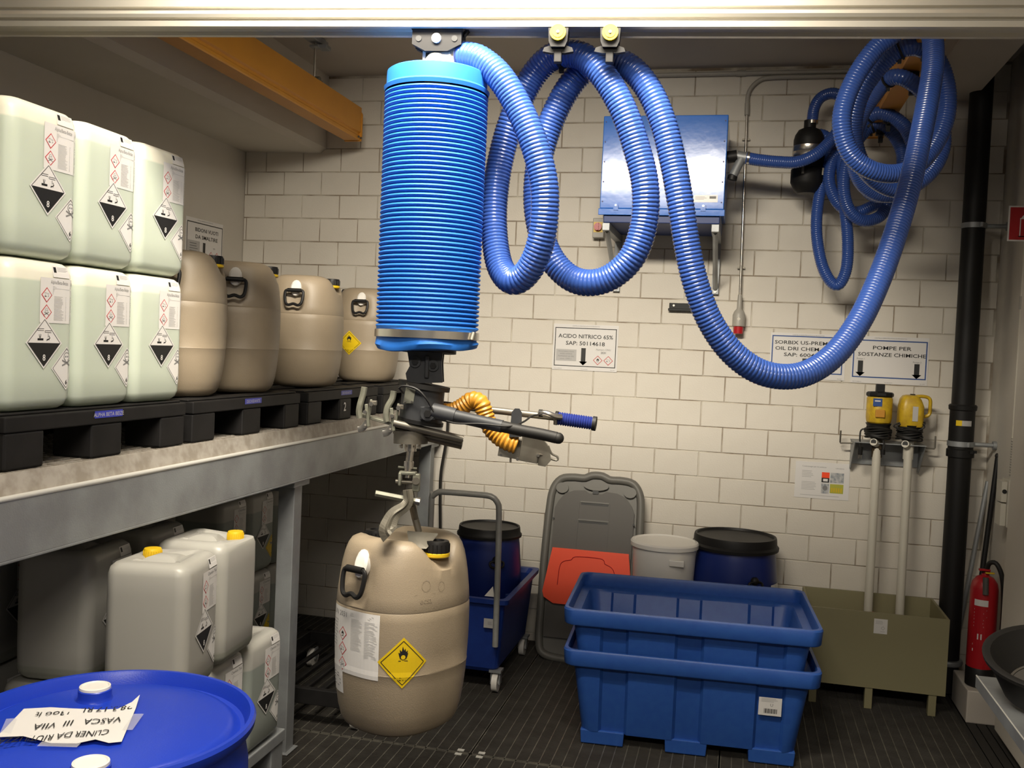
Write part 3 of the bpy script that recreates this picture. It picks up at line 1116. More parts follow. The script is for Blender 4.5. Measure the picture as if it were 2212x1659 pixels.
def head(mb, w_, h_, m='ink'):
    mb.text('CARTELLO IDENTIFICATIVO DI PRODOTTO', .007, w_ / 2, h_ - .012, 'ink_grey', 'c', 2, width=w_ * .42)
    mb.text('data di validazione', .006, .012, .006, 'ink_grey', 'l', 2)
    mb.text('Cod. documento', .006, w_ / 2, .006, 'ink_grey', 'c', 2)
    mb.text('Rev. 2017', .006, w_ - .012, .006, 'ink_grey', 'r', 2)
def s1(mb, w_, h_):
    head(mb, w_, h_)
    mb.frame(.010, .022, w_ - .010, h_ - .020, .0042, 'ink', 2)
    mb.text('ACIDO NITRICO 65%', .031, w_ / 2, h_ - .078, 'ink', 'c', 2, True, width=w_ * .84)
    mb.text('SAP: 50114618', .031, w_ / 2, h_ - .118, 'ink', 'c', 2, True, width=w_ * .60)
    mb.rect(.020, .052, .138, .118, 'ink_pale', 2)
    for k, st in enumerate(('Denominazione chimica', 'ACIDO NITRICO', 'FUMIGENO 65-70%', 'conc. CAS n.')):
        mb.text(st, .010, .079, .103 - k * .014, 'ink_grey', 'c', 3, width=.09 if k % 2 == 0 else .07)
    arrow(mb, .178, .030, .128)
    mb.text('Numero ONU', .014, .292, .118, 'ink_grey', 'c', 2)
    mb.text('2031', .016, .292, .100, 'ink', 'c', 2, True)
    ghs(mb, .262, .062, .027, 'flame', 2)
    ghs(mb, .322, .062, .027, 'acid', 2)
wall_sign('wall_sign', 'laminated sign reading ACIDO NITRICO 65% on the back wall', -1.050, 1.566, .373, .262, s1, 'ink')
def s2(mb, w_, h_):
    head(mb, w_, h_)
    mb.frame(.008, .030, w_ - .014, h_ - .014, .006, 'ink_blue', 2)
    mb.text('SORBIX US-PREMIUM', .027, w_ / 2 - .005, h_ - .060, 'ink', 'c', 2, True, width=w_ * .86)
    mb.text('OIL DRI CHEM-SORB', .027, w_ / 2 - .005, h_ - .093, 'ink', 'c', 2, True, width=w_ * .84)
    mb.text('SAP: 60040932', .027, w_ / 2 - .005, h_ - .126, 'ink', 'c', 2, True, width=w_ * .60)
    arrow(mb, w_ / 2 - .012, .036, h_ - .135)
wall_sign('wall_sign', 'laminated blue-framed sign with three text lines, half behind the hanging hose', .155, 1.580, .392, .245, s2, 'ink_blue')
def s3(mb, w_, h_):
    head(mb, w_, h_)
    mb.frame(.008, .030, w_ - .008, h_ - .020, .006, 'ink_blue', 2)
    mb.text('POMPE PER', .027, w_ / 2 + .01, h_ - .070, 'ink', 'c', 2, True, width=w_ * .50)
    mb.text('SOSTANZE CHIMICHE', .027, w_ / 2 + .01, h_ - .106, 'ink', 'c', 2, True, width=w_ * .88)
    mb.text('Pompa 1', .012, .048, .126, 'ink_grey', 'c', 2)
    mb.text('Pompa 2', .012, w_ - .055, .118, 'ink_grey', 'c', 2)
    arrow(mb, .048, .036, .120)
    arrow(mb, w_ - .055, .034, .113)
wall_sign('wall_sign', 'laminated blue-framed sign reading POMPE PER SOSTANZE CHIMICHE above the yellow pumps', .577, 1.573, .386, .252, s3, 'ink_blue')
def s4(mb, w_, h_):
    mb.rect(0, 0, w_, h_, 'paper', 1)
    mb.text('Contrassegni per le sostanze', .010, .035, h_ - .028, 'ink_grey', 'l', 2, width=.125)
    mb.text('Laboratorio', .009, w_ - .030, h_ - .030, 'ink_grey', 'r', 2)
    smallprint(mb, .035, .10, h_ - .048, 5, .008, 'ink_pale', 2)
    smallprint(mb, .035, .12, h_ - .108, 6, .008, 'ink_pale', 2)
    smallprint(mb, .03, w_ - .03, .018, 1, .008, 'ink_pale', 2)
    mb.rect(.138, .090, .178, .145, 'ink', 2); mb.rect(.138, .115, .178, .145, 'flap_orange', 3)
    mb.rect(.146, .096, .170, .110, 'paper', 3)
    mb.rect(.183, .090, .252, .145, 'photo_grey', 2)
    mb.rect(.138, .030, .178, .084, 'photo_grey', 2); mb.disc(.158, .060, .013, 'ink_grey', 3)
    mb.rect(.183, .034, .252, .084, 'olive_yellow', 2)
    for k in range(5):
        mb.rect(.190 + k * .012, .040, .196 + k * .012, .064, 'cap_yellow', 3)
wall_sign('wall_sign', 'unframed instruction sheet with four small pictures, low on the back wall', .322, .936, .281, .197, s4, None)
def s5(mb, w_, h_):
    head(mb, w_, h_)
    mb.frame(.010, .0, w_ - .006, h_ - .022, .005, 'ink', 2)
    mb.text('BIDONI VUOTI', .030, w_ / 2 + .02, h_ - .072, 'ink', 'c', 2, True, width=w_ * .62)
    mb.text('DA SMALTIRE', .030, w_ / 2 + .02, h_ - .112, 'ink', 'c', 2, True, width=w_ * .60)
    mb.rect(.02, .04, .145, .118, 'ink_pale', 2)
    smallprint(mb, .04, .13, .105, 4, .014, 'ink_grey', 3)
    arrow(mb, .192, .01, .115)
    mb.text('2031', .012, .30, .088, 'ink_grey', 'c', 2)
    ghs(mb, .268, .045, .028, 'flame', 2)
    ghs(mb, .332, .045, .028, 'acid', 2)
wall_sign('wall_sign', 'laminated sign reading BIDONI VUOTI DA SMALTIRE on the left wall', 4.855, 2.085, .395, .245, s5, 'ink', onleft=True)

# ================================================================== BLOWER CABINET
bl = thing('blower_cabinet', 'bright blue sheet-metal blower cabinet mounted on the back wall', 'cabinet', (-.42, 5.2, 2.36))
BO = Vector((-.42, 5.2, 2.36))
def bx(mb, x0, x1, y0, y1, z0, z1, m):
    mb.bb(x0 - BO.x, x1 - BO.x, y0 - BO.y, y1 - BO.y, z0 - BO.z, z1 - BO.z, m)
mb = MB(); bx(mb, -.735, -.118, 4.93, 5.46, 2.405, 2.870, 'cabinet_blue')
mb.build('hood', bl, bevel=.004)
mb = MB(); bx(mb, -.740, -.113, 4.922, 4.932, 2.372, 2.404, 'cabinet_blue')
mb.build('front_rail', bl, bevel=.002)
mb = MB(); bx(mb, -.715, -.135, 4.94, 5.45, 2.335, 2.402, 'cabinet_blue_dark')
mb.build('base_tray', bl, bevel=.004)
for x in (-.652, -.218):
    mb = MB(); bx(mb, x - .012, x + .012, 4.918, 4.930, 2.395, 2.425, 'cabinet_blue')
    mb.cyl((x - BO.x, 4.920 - BO.y, 2.42 - BO.z), (x - BO.x, 4.914 - BO.y, 2.42 - BO.z), .005, 'polished_steel', n=8)
    mb.build('latch', bl)
mb = MB()
for k in range(5):
    mb.cyl((-.722 - BO.x, 4.931 - BO.y, 2.44 + k * .1 - BO.z), (-.722 - BO.x, 4.927 - BO.y, 2.44 + k * .1 - BO.z), .0035, 'cabinet_blue_dark', n=8)
    mb.cyl((-.131 - BO.x, 4.931 - BO.y, 2.44 + k * .1 - BO.z), (-.131 - BO.x, 4.927 - BO.y, 2.44 + k * .1 - BO.z), .0035, 'cabinet_blue_dark', n=8)
mb.build('rivets', bl)
mb = MB(flatwarp((-.268 - BO.x, 4.9295 - BO.y, 2.440 - BO.z), (1, 0, 0), (0, 0, 1), (0, -1, 0)))
mb.rect(0, 0, .118, .036, 'paper', 1); mb.rect(.078, .018, .110, .030, 'ink_grey', 2)
smallprint(mb, .008, .066, .028, 3, .006, 'ink_pale', 2)
o = mb.build('rating_plate', bl); o['label'] = 'white rating plate'
for x, nm in ((-.70, 0), (-.155, 1)):
    mb = MB()
    bx(mb, x - .019, x + .019, 4.94, 5.48, 2.296, 2.334, 'galvanised')
    bx(mb, x - .019, x + .019, 5.462, 5.488, 2.02, 2.334, 'galvanised')
    a = Vector((x, 4.99, 2.298)) - BO; c = Vector((x, 5.46, 2.05)) - BO
    mb.tube([a, c], .014, 'galvanised', 4)
    mb.cyl(Vector((x, 5.464, 2.035)) - BO, Vector((x, 5.456, 2.035)) - BO, .009, 'polished_steel', n=6)
    o = mb.build('wall_bracket', bl, bevel=.002); o['label'] = 'dark galvanised wall bracket'
# outlet branch pipe on the cabinet's right side
mb = MB()
c1 = Vector((-0.103, 5.020, 2.679)); c2 = Vector((-0.069, 5.020, 2.686)); c3 = Vector((-0.017, 5.020, 2.676)); c4 = Vector((-0.084, 5.000, 2.583))
mb.cyl(Vector((-.118, 5.02, c1.z)) - BO, c2 - BO, .030, 'black_plastic', n=18)
mb.cyl(c2 - BO, c3 - BO, .026, 'galvanised', n=18)
mb.cyl((c2 + c3) / 2 - BO, c4 - BO, .022, 'galvanised', n=18)
mb.cyl(c4 - BO, c4 + Vector((-.004, 0, -.02)) - BO, .024, 'black_plastic', n=18)
o = mb.build('branch_pipe', bl); o['label'] = 'galvanised Y-shaped branch pipe'

# ================================================================== HOSES
def hose_mesh(path, r0, r1, mname, pitch=.0105, n=16, amp=.07):
    st = pitch / 4
    P = catmull(path, st)
    N = len(P)
    mb = MB()
    def rf(i):
        t = i / max(N - 1, 1)
        r = r0 + (r1 - r0) * (3 * t * t - 2 * t ** 3)
        return r * (1 + amp * (1, .3, -1, .3)[i % 4] * .5)
    mb.tube(P, r0, mname, n, rfun=rf)
    return mb, P
hose = thing('vacuum_hose', 'long ribbed blue vacuum hose looping from the lifter to the coils at right', 'hose', (-0.130, 2.649, 1.863))
HO = hose.location.copy()
h1 = [(-0.773, 2.521, 2.449), (-0.743, 2.507, 2.446), (-0.704, 2.495, 2.430), (-0.651, 2.485, 2.386), (-0.602, 2.484, 2.316), (-0.554, 2.481, 2.222), (-0.520, 2.485, 2.116), (-0.515, 2.493, 2.021), (-0.530, 2.507, 1.938), (-0.563, 2.527, 1.879),
      (-0.605, 2.548, 1.858), (-0.648, 2.580, 1.894), (-0.675, 2.608, 1.972), (-0.687, 2.630, 2.076), (-0.680, 2.646, 2.195), (-0.652, 2.647, 2.310), (-0.604, 2.641, 2.415), (-0.554, 2.624, 2.466), (-0.503, 2.606, 2.477),
      (-0.448, 2.597, 2.463), (-0.391, 2.588, 2.409), (-0.337, 2.587, 2.323), (-0.296, 2.593, 2.221), (-0.269, 2.595, 2.124), (-0.267, 2.602, 2.027), (-0.292, 2.603, 1.939), (-0.343, 2.610, 1.885), (-0.402, 2.616, 1.864),
      (-0.464, 2.633, 1.877), (-0.520, 2.642, 1.928), (-0.558, 2.657, 2.005), (-0.577, 2.666, 2.096), (-0.574, 2.671, 2.199), (-0.546, 2.671, 2.308), (-0.500, 2.665, 2.401), (-0.447, 2.659, 2.455), (-0.384, 2.643, 2.465),
      (-0.327, 2.635, 2.442), (-0.274, 2.625, 2.380), (-0.232, 2.621, 2.293), (-0.201, 2.624, 2.190), (-0.176, 2.626, 2.081), (-0.154, 2.637, 1.972), (-0.128, 2.649, 1.875), (-0.087, 2.666, 1.778), (-0.027, 2.687, 1.697), (0.045, 2.712, 1.647),
      (0.120, 2.749, 1.633), (0.191, 2.797, 1.651), (0.262, 2.857, 1.708), (0.326, 2.927, 1.803), (0.382, 3.007, 1.930), (0.432, 3.096, 2.076), (0.475, 3.184, 2.228), (0.511, 3.271, 2.387), (0.541, 3.355, 2.538), (0.563, 3.438, 2.671),
      (0.566, 3.525, 2.797), (0.533, 3.582, 2.863), (0.483, 3.611, 2.855), (0.459, 3.635, 2.829), (0.404, 3.641, 2.782), (0.353, 3.636, 2.704), (0.318, 3.635, 2.619), (0.304, 3.629, 2.535), (0.321, 3.640, 2.456), (0.362, 3.657, 2.397), (0.426, 3.681, 2.364), (0.497, 3.718, 2.361), (0.560, 3.755, 2.385), (0.618, 3.801, 2.439),
      (0.663, 3.835, 2.517), (0.686, 3.854, 2.599), (0.686, 3.857, 2.678), (0.664, 3.845, 2.753), (0.627, 3.817, 2.802), (0.584, 3.787, 2.822), (0.538, 3.766, 2.824), (0.490, 3.775, 2.808), (0.439, 3.803, 2.763), (0.392, 3.830, 2.693), (0.371, 3.863, 2.619), (0.372, 3.902, 2.548), (0.390, 3.924, 2.479), (0.425, 3.951, 2.421), (0.482, 3.993, 2.377), (0.550, 4.039, 2.359), (0.619, 4.077, 2.381),
      (0.687, 4.115, 2.441), (0.728, 4.149, 2.524), (0.733, 4.163, 2.604), (0.708, 4.150, 2.678), (0.656, 4.120, 2.739), (0.606, 4.089, 2.777), (0.549, 4.076, 2.802), (0.508, 4.118, 2.803), (0.474, 4.181, 2.766), (0.440, 4.253, 2.714), (0.424, 4.350, 2.648), (0.421, 4.398, 2.576), (0.443, 4.451, 2.503), (0.493, 4.512, 2.446), (0.566, 4.559, 2.420), (0.643, 4.598, 2.436), (0.702, 4.635, 2.503), (0.715, 4.673, 2.596),
      (0.700, 4.682, 2.676), (0.666, 4.698, 2.750), (0.615, 4.708, 2.796), (0.556, 4.716, 2.818), (0.506, 4.744, 2.797), (0.475, 4.776, 2.733), (0.466, 4.811, 2.642), (0.502, 4.847, 2.539), (0.572, 4.891, 2.474), (0.646, 4.930, 2.490), (0.694, 4.965, 2.580), (0.705, 4.981, 2.675), (0.669, 4.976, 2.758), (0.617, 4.976, 2.809), (0.556, 4.983, 2.816),
      (0.497, 4.987, 2.752), (0.450, 4.992, 2.631), (0.449, 5.008, 2.511), (0.484, 5.033, 2.420), (0.554, 5.068, 2.378), (0.630, 5.108, 2.404), (0.668, 5.139, 2.467), (0.615, 5.158, 2.469), (0.534, 5.158, 2.434), (0.462, 5.153, 2.452), (0.411, 5.143, 2.513), (0.385, 5.140, 2.601), (0.402, 5.148, 2.699), (0.438, 5.147, 2.709), (0.449, 5.135, 2.610), (0.466, 5.133, 2.464), (0.491, 5.143, 2.300), (0.494, 5.148, 2.154), (0.465, 5.159, 2.071), (0.423, 5.170, 2.085),
      (0.376, 5.173, 2.173), (0.344, 5.182, 2.322), (0.342, 5.187, 2.471), (0.366, 5.198, 2.621), (0.390, 5.208, 2.721), (0.386, 5.210, 2.795), (0.344, 5.222, 2.833), (0.300, 5.232, 2.825)]
mb, HP = hose_mesh([Vector(p) - HO for p in h1], .0365, .0285, 'hose_blue')
mb.build('hose_body', hose)
# cable ties round the hose under each trolley
def tie_at(P, target, r):
    tv = Vector(target) - HO
    i = min(range(1, len(P) - 1), key=lambda k: (P[k] - tv).length)
    d = (P[i + 1] - P[i - 1]).normalized()
    mb = MB()
    mb.cyl(P[i] - d * .004, P[i] + d * .004, r, 'black_plastic', n=24, caps=True)
    mb.box((P[i].x, P[i].y - .0, P[i].z - r - .004), (.012, .012, .014), 'black_plastic')
    o = mb.build('cable_tie', hose)
    return P[i] + HO
ties = [tie_at(HP, q, rr) for q, rr in (((-0.510, 2.614, 2.478), .0395), ((-0.375, 2.645, 2.466), .0395), ((0.508, 3.780, 2.813), .038), ((0.512, 4.109, 2.801), .036), ((0.516, 4.737, 2.804), .034), ((0.556, 4.983, 2.816), .033))]
mb = MB()
pc = [Vector(p) - HO for p in h1[:2]]
d = (pc[1] - pc[0]).normalized()
mb.cyl(pc[0] + d * .004, pc[0] + d * .016, .041, 'polished_steel', n=28)
mb.cyl(pc[0] + d * .010 + Vector((0, 0, .041)), pc[0] + d * .010 + Vector((.0, -.02, .047)), .006, 'steel', n=8)
o = mb.build('hose_clamp', hose); o['label'] = 'steel hose clamp'
hose2 = thing('filter_hose', 'thinner blue hose running from the wall cabinet up to the black filter', 'hose', (0.180, 5.220, 2.706))
H2 = hose2.location.copy()
h2 = [(-0.024, 5.020, 2.676), (0.040, 5.020, 2.665), (0.129, 5.020, 2.656), (0.222, 5.020, 2.656), (0.308, 5.020, 2.694), (0.378, 5.050, 2.768), (0.436, 5.100, 2.872), (0.443, 5.130, 2.963), (0.412, 5.160, 3.015), (0.371, 5.180, 3.030), (0.326, 5.200, 3.013), (0.299, 5.200, 2.962), (0.292, 5.200, 2.887)]
mb, P2 = hose_mesh([Vector(p) - H2 for p in h2], .030, .028, 'hose_blue', .010, 14, .05)
mb.build('hose_body', hose2)
mb = MB()
e = Vector(h2[-1]) - H2
mb.cyl(e + Vector((0, 0, -.004)), e + Vector((0, 0, .012)), .031, 'polished_steel', n=20)
e = Vector(h2[0]) - H2
mb.cyl(e + Vector((.004, 0, 0)), e + Vector((.016, 0, -.001)), .032, 'polished_steel', n=20)
mb.build('hose_clamp', hose2)
# trolleys
def trolley(name, label, p, rotz, scale=1.0, wheel=True):
    """p = underside of the rail"""
    t = thing(name, label, 'trolley', p, rotz, 'hose trolleys')
    mb = MB()
    mb.prism([(-.026, -.002), (.026, -.002), (.024, -.038), (.018, -.052), (-.018, -.052), (-.024, -.038)], -.022, .022, 'black_plastic', Matrix(((1, 0, 0, 0), (0, 0, 1, 0), (0, 1, 0, 0), (0, 0, 0, 1))))
    mb.prism([(-.040, -.060), (-.036, -.050), (-.018, -.044), (.018, -.044), (.036, -.050), (.040, -.060), (.018, -.064), (-.018, -.064)], -.008, .008, 'black_plastic', Matrix(((1, 0, 0, 0), (0, 0, 1, 0), (0, 1, 0, 0), (0, 0, 0, 1))))
    mb.bb(-.010, .010, -.010, .010, -.088, -.060, 'black_plastic')
    mb.build('frame', t, bevel=.002)
    if wheel:
        mb = MB()
        mb.cyl((0, -.022, -.018), (0, -.032, -.018), .0205, 'cap_yellow', n=24)
        mb.cyl((0, -.032, -.018), (0, -.0335, -.018), .014, 'pump_yellow', n=20)
        mb.cyl((0, -.033, -.018), (0, -.036, -.018), .004, 'polished_steel', n=10)
        o = mb.build('guide_wheel', t); o['label'] = 'yellow guide wheel'
    return t
rot_rail = atan2(.0988, .9951)
def railpt(px_pt):
    v = Vector(px_pt) - RC
    L = v.dot(RD)
    q = RC + RD * L + RN * .022
    return (q.x, q.y, RZ + .002)
t1 = trolley('hose_trolley', 'black hose trolley with yellow wheel, left one on the white rail', railpt((-0.511, 2.606, 2.546)), rot_rail)
t2 = trolley('hose_trolley', 'black hose trolley with yellow wheel, right one on the white rail', railpt((-0.380, 2.637, 2.552)), rot_rail)
for q, lb in zip(ties[2:], ('highest', 'second highest', 'third highest', 'lowest')):
    trolley('hose_trolley', 'black hose trolley under the yellow runway at right, %s of the four' % lb, (.60, q.y, 2.828), pi / 2, wheel=False)

# ================================================================== VACUUM LIFTER
lf = thing('vacuum_lifter', 'blue vacuum tube lifter with steel grab hanging from the white rail', 'lifting device', (RC.x, RC.y, 1.66))
LO = lf.location.copy()
def L(p):
    return Vector(p) - LO
mb = MB()
Tf = Matrix(((RD.x, 0, RN.x, 0), (RD.y, 0, RN.y, 0), (0, 1, 0, 0), (0, 0, 0, 1)))
z0 = RZ - LO.z
pl = [(-.078, .010), (.078, .010), (.066, -.004), (.066, -.040), (.030, -.058), (-.030, -.058), (-.066, -.040), (-.066, -.004)]
mb.prism([(x, z + z0) for x, z in pl], .010, .030, 'black_plastic', Tf)
mb.prism([(x, z + z0) for x, z in pl], -.030, -.010, 'black_plastic', Tf)
mb.prism([(x * .6, z * .6 + z0 - .01) for x, z in pl], -.012, .012, 'black_plastic', Tf)
for x in (-.048, .048):
    p = RD * x + Vector((0, 0, z0 - .026))
    mb.cyl(p + RN * .030, p + RN * .032, .008, 'ink', n=12)
mb.build('suspension_bracket', lf, bevel=.002)
mb = MB()
p = Vector((0, 0, z0 - .026))
mb.cyl(p + RN * .029, p + RN * .036, .0125, 'paper', n=20)
o = mb.build('pivot_disc', lf); o['label'] = 'white pivot disc'
# elbow
mb = MB()
ax = Vector((0, 0, 0))
e0 = Vector((0, 0, 2.375 - LO.z)); e1 = Vector((0, 0, 2.425 - LO.z)); e2 = L((-0.771, 2.522, 2.450))
mb.cyl(e0, e1 + Vector((0, 0, -.005)), .034, 'aluminium', n=24)
mb.cyl(e1 + Vector((-.012, 0, 0)), e2, .032, 'aluminium', n=24)
mb.sph((e1.x - .002, e1.y, e1.z), .034, 'aluminium', 10)
mb.bb(-.040, -.032, -.012, .012, 2.40 - LO.z, 2.46 - LO.z, 'aluminium')
mb.build('elbow_pipe', lf)
# pleated lifting tube
R0 = .1365
prof = []
zt, zb = 2.398 - LO.z, 1.668 - LO.z
prof_top = [(R0 - .010, zt), (R0 - .004, zt - .004), (R0 - .003, zt - .020), (R0 - .003, zt - .040), (R0 + .004, zt - .046), (R0 + .001, zt - .056)]
za, zbb = zt - .058, zb + .050
npl = 52
prof = []
for k in range(npl):
    zz = za - (za - zbb) * k / npl
    h_ = (za - zbb) / npl
    prof += [(R0 - .0075, zz), (R0 + .0005, zz - h_ * .30), (R0 + .0015, zz - h_ * .55), (R0 - .001, zz - h_ * .8)]
prof.append((R0 - .006, zbb))
mb = MB()
mb.lathe(list(reversed(prof)), 'tube_blue', 64, cap0=False, cap1=False)
mb.build('pleated_tube', lf)
mb = MB()
mb.lathe(list(reversed(prof_top)), 'tube_blue', 64, cap0=False, cap1=True)
o = mb.build('top_cuff', lf); o['label'] = 'smooth blue top cuff'
mb = MB()
n = 64
rings = []
for z_, r_ in ((zb - .004, R0 - .016), (zb - .002, R0 - .004), (zb + .010, R0 + .001), (zb + .022, R0 - .003), (zb + .050, R0 - .003), (zb + .056, R0 - .003)):
    rings.append([((r_ + .003 * sin(5 * a + z_ * 60)) * cos(a), (r_ + .003 * sin(5 * a + z_ * 60)) * sin(a), z_ + (.006 * sin(a * 1.0 + 1) + .003 * sin(4 * a) if z_ < zb + .015 else 0)) for a in [2 * pi * i / n for i in range(n)]])
mb.loft(rings, 'tube_blue', cap0=True, cap1=False)
o = mb.build('bottom_cuff', lf); o['label'] = 'crumpled blue bottom cuff'
mb = MB()
mb.lathe([(R0 - .004, zb + .026), (R0 + .0035, zb + .026), (R0 + .0035, zb + .046), (R0 - .004, zb + .046)], 'polished_steel', 64, cap0=False, cap1=False)
a = radians(-18)
mb.cyl(((R0 + .008) * cos(a), (R0 + .008) * sin(a), zb + .026), ((R0 + .008) * cos(a + .06), (R0 + .008) * sin(a + .06), zb + .046), .006, 'steel', n=10)
o = mb.build('steel_band', lf); o['label'] = 'bright steel clamp band'
# swivel head
def S(px_, py_, t=2.6):
    return None
mb = MB()
mb.cyl(L((-0.812, 2.482, 1.673)), L((-0.812, 2.481, 1.656)), .074, 'black_plastic', n=36)
mb.build('top_flange', lf)
mb = MB()
U = Vector((rt2.x, rt2.y, 0)).normalized(); F_ = Vector((fw.x, fw.y, 0)).normalized()
def fr(c, ax_x, ax_y, ax_z):
    c = Vector(c)
    return Matrix(((ax_x.x, ax_y.x, ax_z.x, c.x), (ax_x.y, ax_y.y, ax_z.y, c.y), (ax_x.z, ax_y.z, ax_z.z, c.z), (0, 0, 0, 1)))
ZU = Vector((0, 0, 1))
c = L((-0.815, 2.479, 1.619))
Tc = fr(c, U, ZU, F_)
# cast yoke cheeks
chk = [(-.050, .040), (.044, .040), (.042, .010), (.046, -.040), (-.046, -.046), (-.052, -.020), (-.042, 0)]
for q in (-.034, .022):
    mb.prism(chk, q, q + .012, 'cast_grey', Tc)
mb.box((0, 0, .03), (.07, .06, .012), 'cast_grey', fr(c, U, F_, ZU))
mb.box((0, 0, 0), (.05, .05, .07), 'cast_grey', fr(c, U, F_, ZU))
for x, z in ((-.028, .012), (.020, .004)):
    p = c + U * x + ZU * z
    mb.cyl(p - F_ * .044, p - F_ * .030, .009, 'black_plastic', n=6)
    mb.cyl(p - F_ * .040, p - F_ * .034, .015, 'cast_grey', n=16)
mb.box((.004, .0, -.036), (.012, .06, .012), 'cast_grey', Tc)
mb.build('yoke', lf, bevel=.003)
# tilted disc and housing
AX = (U * .10 + ZU * .99).normalized()          # housing leans
AU = (U * .99 - ZU * .13).normalized()
AXn = AU.cross(F_).normalized()
if AXn.z < 0: AXn = -AXn
d0 = L((-0.819, 2.476, 1.569))
mb = MB(); mb.cyl(d0 + AXn * .004, d0 - AXn * .008, .070, 'black_rubber', n=40)
mb.build('rubber_disc', lf, bevel=.002)
b0 = L((-0.824, 2.471, 1.470)); b1 = L((-0.820, 2.476, 1.561))
mb = MB(); mb.cyl(b0, b1, .057, 'cast_grey', n=40)
mb.cyl(b0 - AXn * .003, b0 + AXn * .007, .062, 'black_plastic', n=40)
pv = L((-0.784, 2.410, 1.499))
mb.box((0, 0, 0), (.040, .045, .034), 'cast_grey', fr(pv + F_ * .02, U, F_, ZU))
mb.cyl(pv - F_ * .014, pv + F_ * .004, .010, 'black_plastic', n=6)
mb.cyl(pv - F_ * .006, pv + F_ * .006, .019, 'cast_grey', n=20)
mb.build('valve_housing', lf, bevel=.002)
mb = MB()
pc = L((-0.837, 2.415, 1.548))
mb.box((0, 0, 0), (.026, .004, .052), 'tool_steel', fr(pc, U, F_, AXn))
for x in (-.009, .009):
    for z in (-.021, .021):
        p = pc + U * x + AXn * z
        mb.cyl(p - F_ * .006, p, .003, 'polished_steel', n=6)
mb.build('catch_plate', lf)
# lower steel carrier plate
mb = MB()
q0 = L((-0.884, 2.436, 1.465)); q1 = L((-0.710, 2.496, 1.428))
d = (q1 - q0).normalized(); ln_ = (q1 - q0).length
N2 = d.cross(F_).normalized()
if N2.z < 0: N2 = -N2
Tq = fr((q0 + q1) / 2, d, F_, N2)
mb.box((0, .0, .006), (ln_, .05, .004), 'steel', Tq)
mb.cyl(q0 + N2 * .004 - F_ * .030, q1 + N2 * .004 - F_ * .030, .010, 'steel', n=16)
mb.cyl(q0 - N2 * .016 + F_ * .02, q1 - N2 * .016 + F_ * .02, .013, 'steel', n=16)
mb.box((0, .01, -.012), (ln_, .06, .003), 'steel', Tq)
k0 = L((-0.967, 2.438, 1.482))
dd = (q0 - k0)
mb.box((0, 0, 0), (dd.length + .04, .040, .008), 'tool_steel', fr((k0 + q0) / 2 - N2 * .002, dd.normalized(), F_, N2))
mb.build('carrier_plate', lf, bevel=.0015)
# toggle clamps
for k, (pt, pb) in enumerate((((-0.966, 2.411, 1.558), (-0.968, 2.406, 1.449)), ((-0.883, 2.409, 1.552), (-0.896, 2.402, 1.443)))):
    a, b_ = L(pt), L(pb)
    mb = MB()
    m_ = (a + b_) / 2
    lever = [a + U * .003, a + U * .0 - ZU * .02, m_ - U * .004 + ZU * .012, m_ - U * .007 - ZU * .01, m_ - U * .004 - ZU * .028]
    mb.tube(catmull(lever, .006), .006, 'tool_steel', 8, flat=(.0075, .009))
    mb.box((0, 0, 0), (.008, .012, .060), 'tool_steel', fr(b_ + ZU * .035 + U * .018, (U + ZU * .15).normalized(), F_, (ZU - U * .15).normalized()))
    mb.box((0, 0, 0), (.006, .010, .050), 'tool_steel', fr(m_ + U * .022 - ZU * .002, (U - ZU * .1).normalized(), F_, (ZU + U * .1).normalized()))
    mb.box((0, 0, 0), (.018, .016, .012), 'steel', fr(m_ + U * .030 + ZU * .014, U, F_, ZU))
    mb.cyl(m_ + U * .026 + ZU * .012 - F_ * .016, m_ + U * .026 + ZU * .012, .006, 'polished_steel', n=8)
    mb.cyl(m_ + U * .010 - ZU * .010 - F_ * .014, m_ + U * .010 - ZU * .010, .005, 'polished_steel', n=10)
    mb.cyl(b_ + U * .012 - F_ * .014 + ZU * .006, b_ + U * .012 + ZU * .006, .004, 'polished_steel', n=10)
    mb.tube(catmull([b_ - U * .006 - ZU * .004, b_ + U * .004 - ZU * .001, b_ + U * .012 + ZU * .008, b_ + U * .020 + ZU * .02], .005), .004, 'polished_steel', 6, flat=(.003, .010))
    mb.build('toggle_clamp', lf, bevel=.001)
# hub, shaft, shackle
mb = MB()
s0 = L((-0.847, 2.465, 1.446)); s1 = L((-0.846, 2.464, 1.412)); s2 = L((-0.846, 2.463, 1.391)); s3 = L((-0.850, 2.459, 1.320))
mb.cyl(s0, s1, .046, 'steel', n=32)
mb.cyl(s0 + ZU * .004, s2, .016, 'polished_steel', n=24)
mb.cyl(s2, s3, .0095, 'polished_steel', n=18)
mb.cyl((s2 + s3) / 2 + ZU * .008, (s2 + s3) / 2 - ZU * .010, .013, 'polished_steel', n=18)
for x in (-.024, .024):
    p = s1 + U * x
    mb.cyl(p - ZU * .0, p - ZU * .014, .004, 'polished_steel', n=8)
    mb.cyl(p - ZU * .004 - F_ * .02, p - ZU * .010 - F_ * .02, .0055, 'polished_steel', n=8)
p = (s2 + s3) / 2
mb.cyl(p - U * .028 - ZU * .008, p + U * .022 - ZU * .010, .0035, 'tool_steel', n=8)
mb.build('shaft', lf)
mb = MB()
sh = L((-0.845, 2.460, 1.315))
Ts = fr(sh, U, F_, ZU)
mb.box((-.004, 0, .018), (.046, .030, .010), 'tool_steel', Ts)
mb.box((-.024, 0, .002), (.008, .034, .036), 'tool_steel', Ts)
mb.box((.020, -.004, -.006), (.020, .020, .048), 'tool_steel', Ts)
mb.cyl(sh - U * .036 - ZU * .006, sh + U * .030 - ZU * .008, .0055, 'steel', n=12)
